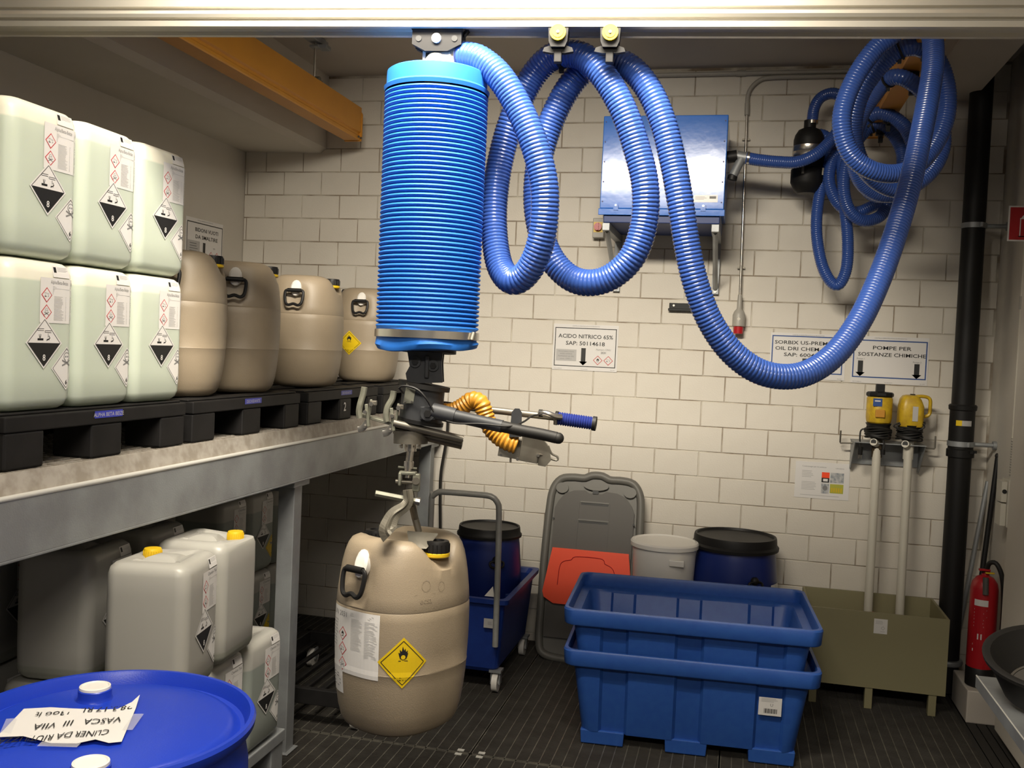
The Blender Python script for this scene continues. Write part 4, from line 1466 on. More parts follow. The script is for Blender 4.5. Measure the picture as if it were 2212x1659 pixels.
mb.cyl(sh + U * .020 - F_ * .022 + ZU * .0, sh + U * .020 - F_ * .010, .010, 'steel', n=12)
mb.build('shackle', lf, bevel=.003)
# grab jaws
mb = MB()
jw = [(-0.841, 2.440, 1.291), (-0.836, 2.435, 1.265), (-0.843, 2.427, 1.248), (-0.865, 2.411, 1.229), (-0.873, 2.399, 1.208), (-0.873, 2.387, 1.189), (-0.859, 2.380, 1.176)]
P = catmull([L(q) for q in jw], .006)
for off, wd in ((0, .0),):
    rings = []
    for i, q in enumerate(P):
        t_ = i / (len(P) - 1)
        hw = .013 + .014 * t_ ** 2
        tg = (P[min(i + 1, len(P) - 1)] - P[max(i - 1, 0)]).normalized()
        W_ = tg.cross(F_).normalized()
        rings.append([q - W_ * hw - F_ * .003, q - W_ * hw * .3 - F_ * .006, q - F_ * .010, q + W_ * hw * .3 - F_ * .006, q + W_ * hw - F_ * .003, q + W_ * hw + F_ * .003, q - W_ * hw + F_ * .003])
    mb.loft(rings, 'jaw_steel', smooth=False)
mb.build('front_jaw', lf)
mb = MB()
P = [L(q) for q in ((-0.844, 2.470, 1.286), (-0.844, 2.489, 1.244), (-0.843, 2.518, 1.201), (-0.831, 2.519, 1.164))]
for i in range(3):
    mb.tube([P[i], P[i + 1]], .010, 'steel', 8)
pj = P[-1]
mb.add([tuple(pj + U * x + F_ * y + ZU * z) for x, y, z in ((-.030, -.02, .002), (.052, -.01, -.004), (.026, -.05, -.034), (-.020, -.05, -.034), (-.030, -.016, .006), (.052, -.006, .000), (.028, -.046, -.030), (-.018, -.046, -.030))],
       [(0, 3, 2, 1), (4, 5, 6, 7), (0, 1, 5, 4), (1, 2, 6, 5), (2, 3, 7, 6), (3, 0, 4, 7)], 'jaw_steel')
mb.build('rear_jaw', lf)
mb = MB()
mb.cyl(L((-0.924, 2.420, 1.278)), L((-0.819, 2.464, 1.258)), .0085, 'tool_steel', n=6, smooth=False)
mb.cyl(L((-0.823, 2.453, 1.261)), L((-0.811, 2.456, 1.259)), .011, 'polished_steel', n=8)
o = mb.build('cross_pin', lf); o['label'] = 'hexagonal cross pin'
# handlebars
mb = MB()
mb.cyl(L((-0.775, 2.423, 1.506)), L((-0.714, 2.426, 1.495)), .021, 'cast_grey', n=20)
mb.cyl(L((-0.724, 2.424, 1.497)), L((-0.587, 2.424, 1.476)), .0165, 'cast_grey', n=20)
mb.tube(catmull([L(q) for q in ((-0.593, 2.423, 1.477), (-0.532, 2.426, 1.468), (-0.483, 2.427, 1.462), (-0.440, 2.427, 1.455))], .01), .015, 'black_rubber', 14)
mb.sph(tuple(L((-0.440, 2.427, 1.455))), .015, 'black_rubber', 8)
mb.build('lower_handlebar', lf)
mb = MB()
mb.cyl(L((-0.800, 2.561, 1.515)), L((-0.458, 2.578, 1.496)), .0095, 'steel', n=16)
mb.build('upper_handlebar', lf)
mb = MB()
g0, g1 = L((-0.473, 2.575, 1.495)), L((-0.376, 2.577, 1.487))
gd = g1 - g0
pts = [g0 + gd * (i / 60) for i in range(61)]
mb.tube(pts, .016, 'grip_blue', 20, rfun=lambda i: .0165 + .0018 * (1, .4, -1, .4)[i % 4])
mb.cyl(g0 - gd * .05, g0 + gd * .03, .019, 'black_plastic', n=20)
mb.cyl(g1, g1 + gd * .10, .0195, 'black_rubber', n=20)
o = mb.build('hand_grip', lf); o['label'] = 'ribbed blue hand grip with black end'
mb = MB()
mb.tube(catmull([L(q) for q in ((-0.516, 2.545, 1.507), (-0.496, 2.539, 1.509), (-0.474, 2.544, 1.502), (-0.456, 2.558, 1.500))], .005), .008, 'polished_steel', 12)
mb.cyl(L((-0.517, 2.544, 1.508)), L((-0.507, 2.547, 1.508)), .010, 'black_plastic', n=14)
mb.cyl(L((-0.473, 2.554, 1.494)), L((-0.473, 2.554, 1.479)), .005, 'steel', n=8)
o = mb.build('release_lever', lf); o['label'] = 'chromed release lever'
mb = MB()
mb.tube(catmull([L(q) for q in ((-0.505, 2.537, 1.506), (-0.527, 2.511, 1.502), (-0.540, 2.456, 1.488), (-0.565, 2.409, 1.479), (-0.634, 2.393, 1.482), (-0.703, 2.397, 1.479), (-0.747, 2.418, 1.486)  )], .01), .0025, 'black_rubber', 6)
mb.tube(catmull([L(q) for q in ((-0.849, 2.402, 1.548), (-0.860, 2.394, 1.562), (-0.842, 2.389, 1.568), (-0.809, 2.386, 1.562), (-0.787, 2.390, 1.542), (-0.775, 2.402, 1.520), (-0.762, 2.405, 1.498))], .01), .003, 'black_rubber', 6)
mb.build('control_cable', lf)
mb = MB()
bk = fr(L((-0.565, 2.492, 1.496)), U, ZU, F_)
mb.prism([(-.018, -.052), (.014, -.050), (.013, .014), (.006, .024), (-.006, .024), (-.014, .014)], -.004, .004, 'cast_grey', bk)
mb.build('bar_bracket', lf, bevel=.001)
mb = MB()
dp = [(-0.781, 2.513, 1.500), (-0.750, 2.510, 1.500), (-0.718, 2.508, 1.517), (-0.692, 2.505, 1.535), (-0.667, 2.500, 1.528), (-0.654, 2.502, 1.499), (-0.640, 2.504, 1.466), (-0.617, 2.503, 1.443), (-0.591, 2.503, 1.429), (-0.567, 2.509, 1.421)]
P = catmull([L(q) for q in dp], .0026)
mb.tube(P, .022, 'duct_orange', 18, rfun=lambda i: .0225 + .0016 * (1, .2, -1, .2)[i % 4])
o = mb.build('orange_duct', lf); o['label'] = 'ribbed orange air duct'
mb = MB()
bc = L((-0.580, 2.506, 1.417))
UT = (U - ZU * .14).normalized()
TB = fr(bc, UT, F_, UT.cross(F_) if UT.cross(F_).z > 0 else -UT.cross(F_))
mb.box((0, .02, -.004), (.062, .05, .052), 'steel', TB)
mb.box((.050, .0, .004), (.050, .06, .066), 'steel', TB)
cb = bc + UT * .085
mb.prism([(-.012, -.033), (.008, -.033), (.022, -.014), (.018, .016), (.0, .036), (-.012, .036)], -.03, .03, 'steel', fr(cb, UT, ZU, F_))
for x, z in ((-.026, -.022), (.018, -.026), (.072, -.006)):
    p = bc + UT * x + ZU * z - F_ * .0
    mb.cyl(p - F_ * .040, p - F_ * .028, .004, 'polished_steel', n=8)
mb.cyl(bc + UT * .05 + ZU * .036, bc + UT * .05 + ZU * .048, .007, 'steel', n=10)
mb.cyl(bc + UT * .0 - ZU * .03, bc - ZU * .042, .003, 'steel', n=8)
mb.build('valve_box', lf, bevel=.002)
mb = MB()
hk = [bc + UT * .098 + ZU * .022 - F_ * .02, bc + UT * .108 + ZU * .004 - F_ * .02, bc + UT * .124 - ZU * .002 - F_ * .02, bc + UT * .122 - ZU * .012 - F_ * .02, bc + UT * .096 - ZU * .008 - F_ * .02]
mb.tube(catmull(hk, .004), .003, 'steel', 8)
mb.cyl(bc + UT * .075 - ZU * .004 - F_ * .03, bc + UT * .10 - ZU * .004 - F_ * .02, .004, 'steel', n=8)
mb.build('hook', lf)

# ================================================================== BLUE BINS
def make_bin(label, loc, rz, fi=.0):
    t = thing('spill_bin', label, 'bin', loc, rz, 'nested blue bins')
    W_, D_, H_ = 1.045, .70, .425
    hx, hy = W_ / 2, D_ / 2
    mb = MB()
    def outline(ins, z, depth):
        """rounded rectangle with vertical flutes pressed in"""
        r_ = .045
        pts = []
        X0, Y0_ = hx - ins, hy - ins
        fl = [(-.46, -.36), (-.08, .08), (.36, .46)]
        def front(sign):
            q = []
            xs_ = [-X0 + r_]
            for a, b_ in ((-.365, -.255), (-.055, .055), (.275, .385)):
                xs_ += [a - .005, a + .007, b_ - .007, b_ + .005]
            xs_.append(X0 - r_)
            for i, x in enumerate(xs_):
                inn = depth if (i >= 1 and (i - 1) % 4 in (1, 2) and i < len(xs_) - 1) else 0
                q.append((x, sign * (Y0_ - inn)))
            return q
        n = 4
        f = front(-1)
        pts += f
        for i in range(1, n):
            a = -pi / 2 + i / n * pi / 2
            pts.append((X0 - r_ + r_ * cos(a), -Y0_ + r_ + r_ * sin(a)))
        pts += [(X0, -Y0_ + r_), (X0, Y0_ - r_)]
        for i in range(1, n):
            a = i / n * pi / 2
            pts.append((X0 - r_ + r_ * cos(a), Y0_ - r_ + r_ * sin(a)))
        pts += list(reversed(front(1)))
        for i in range(1, n):
            a = pi / 2 + i / n * pi / 2
            pts.append((-X0 + r_ + r_ * cos(a), Y0_ - r_ + r_ * sin(a)))
        pts += [(-X0, Y0_ - r_), (-X0, -Y0_ + r_)]
        for i in range(1, n):
            a = pi + i / n * pi / 2
            pts.append((-X0 + r_ + r_ * cos(a), -Y0_ + r_ + r_ * sin(a)))
        return [(x, y, z) for x, y in pts]
    secs = [(.080, .056, .018), (.078, .060, .018), (.045, .30, .018), (.038, .340, .018), (.036, .350, 0),
            (.004, .356, 0), (0, .362, 0), (-.004, .418, 0), (0, .425, 0), (.012, .425, 0), (.016, .418, 0), (.014, .366, 0), (.048, .358, 0), (.052, .350, .018), (.055, .345, .018), (.090, .085, .018), (.10, .072, .0), (.20, .072, 0)]
    mb.loft([outline(a, z, d_) for a, z, d_ in secs], 'bin_blue', cap0=True, cap1=True)
    body = mb.build('tub', t, bevel=0)
    fx = [(-.445, -.258), (-.088, .088), (.255, .445)]
    for a, b_ in fx:
        mb = MB()
        mb.add([(a, -hy + .080 + fi, .062), (b_, -hy + .080 + fi, .062), (b_, hy - .080 - fi, .062), (a, hy - .080 - fi, .062),
                (a + .004, -hy + .089 + fi, 0), (b_ - .004, -hy + .089 + fi, 0), (b_ - .004, hy - .089 - fi, 0), (a + .004, hy - .089 - fi, 0)],
               [(4, 5, 1, 0), (5, 6, 2, 1), (6, 7, 3, 2), (7, 4, 0, 3), (7, 6, 5, 4), (0, 1, 2, 3)], 'bin_blue')
        mb.build('foot', t, bevel=.004)
    return t
bn = make_bin('blue plastic spill bin standing on the grating, lower of the nested pair', (-.155, 4.365, .003), radians(3))
make_bin('blue plastic spill bin nested in the lower one, open rim on top', (-.160, 4.355, .178), radians(3), .024)
mb = MB(flatwarp((.285, -.2930, .215), (1, 0, 0), (0, -.13, 1), (0, -1, 0), .0008))
mb.rect(0, 0, .092, .078, 'paper', 2)
mb.text('U', .018, .052, .040, 'ink_grey', 'c', 3)
for k in range(14):
    mb.rect(.022 + k * .0038, .010, .022 + k * .0038 + (.0026 if k % 3 else .0014), .030, 'ink', 3)
smallprint(mb, .01, .08, .074, 3, .006)
o = mb.build('barcode_sticker', bn); o['label'] = 'white barcode sticker'

# ================================================================== OLIVE TROUGH + PUMPS
tr = thing('pump_trough', 'olive green plastic trough on legs under the two pumps', 'trough', (.71, 5.17, 0))
mb = MB()
X0_, X1_, Ya, Yb, Za, Zb = -.325, .325, -.215, .215, .105, .475
for q in ((X0_, X1_, Ya, Ya + .012, Za, Zb), (X0_, X1_, Yb - .012, Yb, Za, Zb), (X0_, X0_ + .012, Ya + .012, Yb - .012, Za, Zb), (X1_ - .012, X1_, Ya + .012, Yb - .012, Za, Zb), (X0_ + .012, X1_ - .012, Ya + .012, Yb - .012, Za, Za + .012)):
    mb.bb(*q, 'olive_plastic')
mb.build('box', tr)
for x in (-.28, -.02, .27):
    for y in (-.19, .18):
        mb = MB(); mb.bb(x - .018, x + .018, y - .018, y + .018, 0, .106, 'olive_plastic')
        mb.build('leg', tr, bevel=.002)
mb = MB(flatwarp((-.015, Ya - .0005, .375), (1, 0, 0), (0, 0, 1), (0, -1, 0)))
mb.rect(0, 0, .062, .072, 'paper', 1); dia(mb, .042, .028, .010, 'ink_pale', 2); dia(mb, .042, .028, .007, 'paper', 3)
smallprint(mb, .008, .05, .062, 3, .006, 'ink_pale', 2); smallprint(mb, .030, .055, .012, 1, .006, 'ink_pale', 2)
o = mb.build('info_sticker', tr); o['label'] = 'small white sticker'
mb = MB()
mb.sph((.02, .10, .372), .03, 'flap_orange', 8)
mb.cyl((.02, .10, .345), (.02, .10, .117), .012, 'pvc_white', n=12)
o = mb.build('float_ball', tr); o['label'] = 'orange float inside the trough'
def pump(label, pxy, style):
    t = thing('drum_pump', label, 'pump', (pxy[0], pxy[1], 0), 0, 'yellow drum pumps')
    mb = MB()
    lean = Vector((-.010, -.10, 0))
    zt_ = 1.295
    bot = Vector((lean.x, lean.y, .13))
    mb.cyl(bot, (0, 0, zt_), .0215, 'pvc_white', n=20)
    mb.cyl((0, 0, zt_ - .10), (0, 0, zt_ + .01), .026, 'smoke_plastic' if style == 0 else 'pvc_white', n=20)
    d_ = Vector((-.025, -.05, .012))
    mb.cyl((0, 0, zt_ - .035), Vector((0, 0, zt_ - .03)) + d_, .019, 'pvc_white', n=18)
    mb.cyl(Vector((0, 0, zt_ - .03)) + d_ * .9, Vector((0, 0, zt_ - .03)) + d_ * 1.01, .014, 'ink', n=16)
    mb.build('riser_tube', t)
    mb = MB()
    if style == 0:
        mb.lathe([(.050, 1.370), (.060, 1.378), (.064, 1.40), (.064, 1.500), (.060, 1.508)], 'pump_yellow', 32)
        mb.build('motor_housing', t)
        mb = MB()
        mb.lathe([(.060, 1.508), (.068, 1.514), (.068, 1.528), (.060, 1.534), (.030, 1.536)], 'black_plastic', 10, smooth=False)
        mb.bb(-.022, .020, -.02, .02, 1.534, 1.575, 'black_plastic')
        mb.build('fan_cover', t, bevel=.003)
        mb = MB()
        mb.bb(-.026, .020, -.075, -.055, 1.405, 1.445, 'duct_orange')
        mb.build('switch', t, bevel=.004)
        mb = MB(flatwarp((-.040, -.0655, 1.462), (1, 0, 0), (0, 0, 1), (0, -1, 0)))
        mb.rect(0, 0, .044, .040, 'ink_blue', 1); mb.rect(.008, .024, .036, .030, 'paper', 2)
        o = mb.build('nameplate', t); o['label'] = 'blue nameplate'
    else:
        rings = []
        for z, hx_, hy_, r_, cx in ((1.365, .058, .056, .03, 0), (1.375, .061, .060, .03, 0), (1.47, .059, .060, .03, 0), (1.505, .050, .052, .03, -.004), (1.522, .036, .042, .025, -.006), (1.527, .02, .025, .015, -.006)):
            rings.append([(x, y, z) for x, y in rrect(hx_, hy_, r_, 5, cx)])
        mb.loft(rings, 'pump_yellow')
        mb.build('motor_housing', t)
        mb = MB()
        mb.tube(catmull([Vector(q) for q in ((.02, 0, 1.520), (.06, 0, 1.522), (.088, 0, 1.510), (.092, 0, 1.47), (.088, 0, 1.43), (.050, 0, 1.412))], .006), .010, 'pump_yellow', 10, flat=(.012, .009))
        mb.build('handle', t)
        mb = MB(); mb.bb(.0, .026, -.063, -.059, 1.395, 1.47, 'ink_pale')
        mb.bb(-.006, .016, -.01, .01, 1.52, 1.532, 'black_plastic')
        mb.build('side_plate', t)
    mb = MB()
    mb.lathe([(.030, 1.29), (.048, 1.30), (.052, 1.33), (.058, 1.36), (.064, 1.372)], 'black_plastic', 24)
    mb.build('coupling', t)
    mb = MB()
    rc = random.Random(5 + style)
    for k in range(7):
        rr = .058 + rc.uniform(-.004, .008)
        zz = 1.300 + k * .009
        pts = [Vector((rr * cos(a), rr * sin(a), zz + .006 * sin(a * 2 + k))) for a in [2 * pi * i / 24 for i in range(24)]]
        mb.tube(pts, .0045, 'black_rubber', 6, closed=True)
    if style == 0:
        mb.tube(catmull([Vector(q) for q in ((-.05, -.03, 1.34), (-.085, -.03, 1.335), (-.09, -.03, 1.29), (-.085, -.03, 1.24))], .01), .0045, 'black_rubber', 6)
        mb.cyl((-.085, -.03, 1.245), (-.085, -.03, 1.205), .014, 'black_plastic', n=12, r1=.012)
        for x in (-.092, -.085, -.078):
            mb.cyl((x, -.03, 1.206), (x, -.03, 1.186), .0022, 'polished_steel', n=6)
        mb.tube(catmull([Vector(q) for q in ((.02, -.05, 1.30), (.028, -.055, 1.26), (.022, -.055, 1.235))], .01), .0045, 'black_rubber', 6)
        mb.cyl((.022, -.055, 1.24), (.022, -.055, 1.215), .012, 'black_plastic', n=12)
    else:
        pts = [Vector((-.01 + .075 * cos(a), -.045, 1.375 + .018 * sin(a) + .01 * cos(a))) for a in [2 * pi * i / 24 for i in range(24)]]
        mb.tube(pts, .004, 'black_rubber', 6, closed=True)
        pts = [Vector((-.005 + .068 * cos(a), -.048, 1.365 + .022 * sin(a) + .006 * cos(a))) for a in [2 * pi * i / 24 for i in range(24)]]
        mb.tube(pts, .004, 'black_rubber', 6, closed=True)
    o = mb.build('power_cord', t); o['label'] = 'black power cord coiled round the pump neck'
    return t
pump('yellow drum pump with black top and orange switch, left one above the trough', (.712, 5.33), 0)
pump('yellow drum pump with a moulded yellow handle, right one above the trough', (.865, 5.33), 1)
hd = thing('pump_holder', 'folded steel plate holding the two yellow pumps on the wall', 'bracket', (.77, 5.40, 1.2))
mb = MB()
mb.bb(-.175, .175, -.11, .085, .068, .072, 'galvanised')
mb.bb(-.170, .175, .078, .084, -.06, .070, 'galvanised')
for x in (-.172, .168):
    mb.add([(x, -.108, .068), (x, .084, .068), (x, .084, -.085), (x, .05, -.085), (x + .004, -.108, .068), (x + .004, .084, .068), (x + .004, .084, -.085), (x + .004, .05, -.085)],
           [(0, 1, 2, 3), (7, 6, 5, 4), (0, 3, 7, 4), (0, 4, 5, 1)], 'galvanised')
mb.build('plate', hd)
for s_ in (-1, 1):
    mb = MB()
    mb.tube([(s_ * .170, -.0, .055), (s_ * .232, 0, .052), (s_ * .234, 0, .056), (s_ * .234, 0, .118)], .0045, 'steel', 8)
    mb.build('cord_hook', hd)

# ================================================================== BLACK DRAIN PIPE
dp_ = thing('drain_pipe', 'thick black plastic drain pipe rising along the right corner', 'pipe', (1.112, 5.33, 0))
mb = MB()
mb.cyl((0, 0, .02), (0, 0, 1.225), .0555, 'black_plastic', n=32)
mb.cyl((0, 0, 1.22), (-.004, 0, 3.26), .055, 'black_plastic', n=32)
mb.build('pipe_run', dp_)
mb = MB()
mb.lathe([(.056, 1.225), (.066, 1.225), (.066, 1.262), (.060, 1.266), (.060, 1.36), (.060, 1.46), (.066, 1.465), (.068, 1.485), (.062, 1.492), (.056, 1.492)], 'black_plastic', 32)
for a in (-.3, -.9):
    mb.box((.068 * cos(a), .068 * sin(a), 1.255), (.016, .016, .014), 'black_plastic')
mb.build('expansion_socket', dp_)
mb = MB()
for i in range(8):
    a0, a1 = radians(-128 + i * 9), radians(-128 + (i + 1) * 9)
    mb.add([(.0612 * cos(a0), .0612 * sin(a0), 1.385), (.0612 * cos(a1), .0612 * sin(a1), 1.385), (.0612 * cos(a1), .0612 * sin(a1), 1.412), (.0612 * cos(a0), .0612 * sin(a0), 1.412)], [(0, 1, 2, 3)], 'hazard_yellow' if i < 3 else 'paper_grey')
mb.build('pipe_sticker', dp_)
for z in (1.292, 2.395):
    mb = MB()
    mb.lathe([(.058, z - .013), (.0645 if z < 2 else .060, z - .013), (.0645 if z < 2 else .060, z + .013), (.058, z + .013)], 'galvanised', 32)
    mb.box((.02, -.066, z), (.012, .014, .022), 'galvanised')
    mb.cyl((.05, 0, z), (.165, .0, z), .011, 'galvanised', n=12)
    mb.cyl((.150, 0, z), (.167, 0, z), .022, 'galvanised', n=16)
    o = mb.build('pipe_clamp', dp_); o['label'] = 'galvanised pipe clamp with spacer tube'
mb = MB(); mb.lathe([(.056, .16), (.070, .16), (.074, .172), (.070, .185), (.056, .187)], 'galvanised', 28)
mb.build('foot_collar', dp_)

# ================================================================== FILTER, SOCKET, SWITCH, CONDUITS
fl_ = thing('air_filter', 'black cylindrical air filter with steel band on the back wall', 'filter', (.283, 5.20, 2.55))
mb = MB()
mb.lathe([(.045, -.02), (.062, -.005), (.075, .02), (.082, .035), (.082, .10), (.076, .105), (.076, .25), (.070, .275), (.055, .300), (.030, .312), (.030, .350)], 'black_plastic', 32)
mb.build('canister', fl_)
mb = MB(); mb.lathe([(.077, .165), (.080, .165), (.080, .188), (.0785, .190), (.080, .192), (.080, .218), (.077, .218)], 'polished_steel', 32, cap0=False, cap1=False)
o = mb.build('steel_band', fl_); o['label'] = 'shiny steel band'
mb = MB()
mb.bb(-.03, .03, .07, .285, .12, .20, 'black_plastic')
mb.build('wall_mount', fl_)
for k in (-.5, -1.9):
    mb = MB()
    mb.box((.083 * cos(k), .083 * sin(k), .085), (.012, .012, .035), 'steel')
    mb.build('spring_clip', fl_)
so = thing('power_socket', 'grey industrial socket with red outlet at the conduit end', 'socket', (-.020, 5.44, 1.9))
mb = MB(); mb.lathe([(.022, -.055), (.034, -.05), (.034, .010), (.026, .030), (.014, .045), (.013, .09), (.011, .12)], 'pvc_grey', 24)
mb.build('housing', so)
mb = MB(); mb.lathe([(.020, -.092), (.026, -.09), (.027, -.05), (.020, -.048)], 'red_paint', 20)
mb.cyl((0, -.035, -.012), (0, -.0345, -.012), .010, 'pvc_white', n=4)
o = mb.build('outlet', so); o['label'] = 'red outlet'
sw = thing('rotary_switch', 'wall isolator switch with red knob on a yellow plate', 'switch', (-.812, 5.485, 2.37))
mb = MB(); mb.bb(-.032, .032, -.055, 0, -.055, .055, 'pvc_grey'); mb.build('enclosure', sw, bevel=.004)
mb = MB(); mb.bb(-.026, .026, -.058, -.055, -.025, .032, 'cap_yellow'); fpl = mb.build('faceplate', sw)
mb = MB(); mb.cyl((0, -.058, .004), (0, -.078, .004), .022, 'red_paint', n=24); mb.bb(-.005, .005, -.088, -.078, -.016, .024, 'red_paint')
o = mb.build('knob', fpl); o['label'] = 'red rotary knob'
def conduit(label, pts, r, m, extra=None, name='conduit'):
    t = thing(name, label, 'conduit', pts[0])
    o_ = Vector(pts[0])
    mb = MB(); mb.tube([Vector(p) - o_ for p in pts], r, m, 12)
    mb.build('tube', t)
    if extra:
        for a, c, rr, mm in extra:
            mb = MB(); mb.cyl(Vector(a) - o_, Vector(c) - o_, rr, mm, n=14); mb.build('sleeve', t)
    return t
pts = catmull([Vector(q) for q in ((.60, 5.465, 3.195), (.3, 5.465, 3.196), (.09, 5.465, 3.195), (.02, 5.465, 3.18), (-.030, 5.465, 3.12), (-.036, 5.465, 3.03))], .02)
c_ = conduit('grey bent conduit from the ceiling line down to the red socket', pts, .0115, 'pvc_grey',
        [((-.036, 5.465, 3.06), (-.034, 5.465, 2.995), .0135, 'pvc_grey'), ((-.034, 5.465, 3.0), (-.020, 5.455, 2.0), .0075, 'polished_steel')])
for z in (2.865, 2.17):
    mb = MB(); x = -.034 + (3.0 - z) * .014
    mb.box((x - c_.location.x, 5.472 - c_.location.y, z - c_.location.z), (.040, .012, .010), 'steel')
    mb.build('saddle_clip', c_)
conduit('pale straight conduit under the ceiling along the back wall', [(-.9, 5.47, 3.222), (1.0, 5.47, 3.222)], .013, 'pvc_grey', [((-.1, 5.47, 3.222), (-.05, 5.47, 3.222), .016, 'pvc_grey')])
conduit('pale vertical conduit left of the blue cabinet, ending at the switch', [(-.765, 5.47, 3.2), (-.785, 5.47, 2.42)], .0105, 'pvc_grey')
sm = MB(); sm.bb(-.065, .065, -.022, .003, -.022, .022, 'black_plastic'); sm.cyl((-.04, -.022, .008), (-.04, -.026, .008), .006, 'polished_steel', n=10); sm.bb(-.070, .070, -.028, -.020, -.022, -.008, 'black_plastic')
o = sm.build('hose_hook', loc=(-.335, 5.485, 1.944), bevel=.002)
tag(o, 'small black wall bar below the blue cabinet, half behind the hose', 'bracket')

# ================================================================== CART, KEGS, BUCKET
ct = thing('blue_cart', 'dark blue tipping cart with galvanised handle behind the hanging drum', 'cart', (-1.25, 4.86, 0))
mb = MB()
hx, hy = .21, .36
prof_ = [(-.045, .10, 0), (-.030, .12, 0), (-.004, .44, 0), (.020, .447, 0), (.022, .470, 0), (-.006, .470, 0), (-.020, .445, 0), (-.050, .140, 0), (-.10, .135, 0)]
mb.loft([[(x, y, z) for x, y in rrect(hx + a, hy + a, .03, 3)] for a, z, _ in prof_], 'cart_blue', smooth=False)
mb.build('body', ct)
mb = MB(); mb.bb(-hx + .02, hx - .02, .02, .10, .38, .40, 'cart_blue'); mb.build('cross_bar', ct, bevel=.003)
mb = MB()
hp = [(-.170, -.375, .30), (-.170, -.380, .90), (-.165, -.382, .94), (-.14, -.384, .965), (-.10, -.385, .97), (.08, -.385, .97), (.13, -.384, .965), (.158, -.382, .94), (.168, -.380, .89), (.176, -.385, .60), (.178, -.380, .24)]
mb.tube(catmull([Vector(q) for q in hp], .02), .0145, 'tube_grey', 14)
o = mb.build('push_handle', ct); o['label'] = 'bent galvanised tube handle'
for x in (-.17, .17):
    for y in (-.30, .30):
        mb = MB()
        mb.cyl((x - .014, y, .048), (x + .014, y, .048), .046, 'white_plastic', n=28)
        mb.cyl((x - .018, y, .048), (x + .018, y, .048), .014, 'paper_grey', n=16)
        o = mb.build('wheel', ct, bevel=.004)
        mb = MB(); mb.bb(x - .024, x - .018, y - .018, y + .018, .04, .105, 'galvanised'); mb.bb(x + .018, x + .024, y - .018, y + .018, .04, .105, 'galvanised'); mb.bb(x - .03, x + .03, y - .03, y + .03, .100, .112, 'galvanised')
        mb.build('castor_fork', ct)
mb = MB(flatwarp((.115, -.372, .33), (1, 0, 0), (0, .03, 1), (0, -1, 0), .001))
mb.rect(0, 0, .065, .045, 'paper_grey', 2); smallprint(mb, .02, .045, .03, 3, .006, 'ink_grey', 3)
o = mb.build('stock_sticker', ct); o['label'] = 'pale stock sticker'
mb = MB(); mb.add([(.105, -.345, .475), (.155, -.345, .475), (.135, -.30, .515), (.105, -.30, .472)], [(0, 1, 2, 3)], 'paper')
tag(mb.build('paper_scrap', ct), 'white scrap of paper tucked in the rim', None)
def keg(label, loc, r, h, sticker=False, rz=0):
    t = thing('lidded_keg', label, 'keg', loc, rz, 'dark blue kegs with black lids')
    mb = MB()
    mb.lathe([(r * .80, 0), (r * .86, .008), (r * .93, h * .15), (r * 1.0, h * .45), (r * .99, h * .62), (r * .92, h * .85), (r * .88, h * .93), (r * .86, h * .95)], 'keg_blue', 40)
    mb.build('body', t)
    mb = MB()
    mb.lathe([(r * .88, h * .905), (r * .97, h * .91), (r * .975, h * .93), (r * .93, h * .945), (r * .92, h * .985), (r * .905, h), (r * .86, h * 1.0), (r * .84, h * .985), (r * .5, h * .98), (r * .1, h * .98)], 'black_plastic', 40)
    o = mb.build('lid', t); o['label'] = 'black clamp lid'
    mb = MB()
    for s_ in (-1, 1):
        a = radians(-62 if s_ > 0 else 118)
        c = Vector((r * .97 * cos(a), r * .97 * sin(a), h * .74)); tg = Vector((-sin(a), cos(a), 0)); nn = Vector((cos(a), sin(a), 0))
        mb.sph(tuple(c), .022, 'black_plastic', 6)
        mb.tube(catmull([c - tg * .035 + nn * .01 - ZU * .01, c - tg * .03 + nn * .02 - ZU * .03, c + nn * .024 - ZU * .036, c + tg * .03 + nn * .02 - ZU * .03, c + tg * .035 + nn * .01 - ZU * .01, c + nn * .012], .006, True), .006, 'black_plastic', 8, closed=True)
    mb.build('grip', t)
    if sticker:
        mb = MB()
        for i in range(5):
            a0, a1 = radians(-34 + i * 5), radians(-34 + (i + 1) * 5)
            rr = r * 1.0 + .002
            mb.add([(rr * cos(a0), rr * sin(a0), h * .52), (rr * cos(a1), rr * sin(a1), h * .52), (rr * .975 * cos(a1), rr * .975 * sin(a1), h * .70), (rr * .975 * cos(a0), rr * .975 * sin(a0), h * .70)], [(0, 1, 2, 3)], 'paper')
        o = mb.build('sticker', t); o['label'] = 'white sticker'
    return t
keg('dark blue keg with black lid standing in the blue cart', (-1.255, 5.00, .145), .178, .585)
keg('wide dark blue keg with black lid behind the blue bins', (.022, 5.235, .003), .232, .745, True)
bk = thing('white_bucket', 'white plastic bucket with lid between the grey panel and blue keg', 'bucket', (-.335, 5.095, .003))
mb = MB(); mb.lathe([(.130, 0), (.135, .01), (.163, .65), (.165, .69)], 'white_plastic', 36); mb.build('body', bk)
mb = MB(); mb.lathe([(.168, .678), (.176, .680), (.177, .700), (.171, .708), (.158, .710), (.153, .704), (.02, .704)], 'white_plastic', 36); mb.build('lid', bk)
mb = MB(); mb.box((.075, -.156, .625), (.075, .022, .032), 'white_plastic'); mb.build('side_grip', bk, bevel=.004)

# ================================================================== GREY/ORANGE FOLDED PANEL
pn = thing('folded_trolley', 'folded grey plastic trolley with orange flap leaning on the wall', 'trolley', (-.745, 5.13, 0))
lean = atan2(.27, 1.0)
TL = Matrix.Rotation(-lean, 4, 'X')
def pnl(mb):
    mb.v = [tuple(TL @ Vector(q)) for q in mb.v]
    return mb
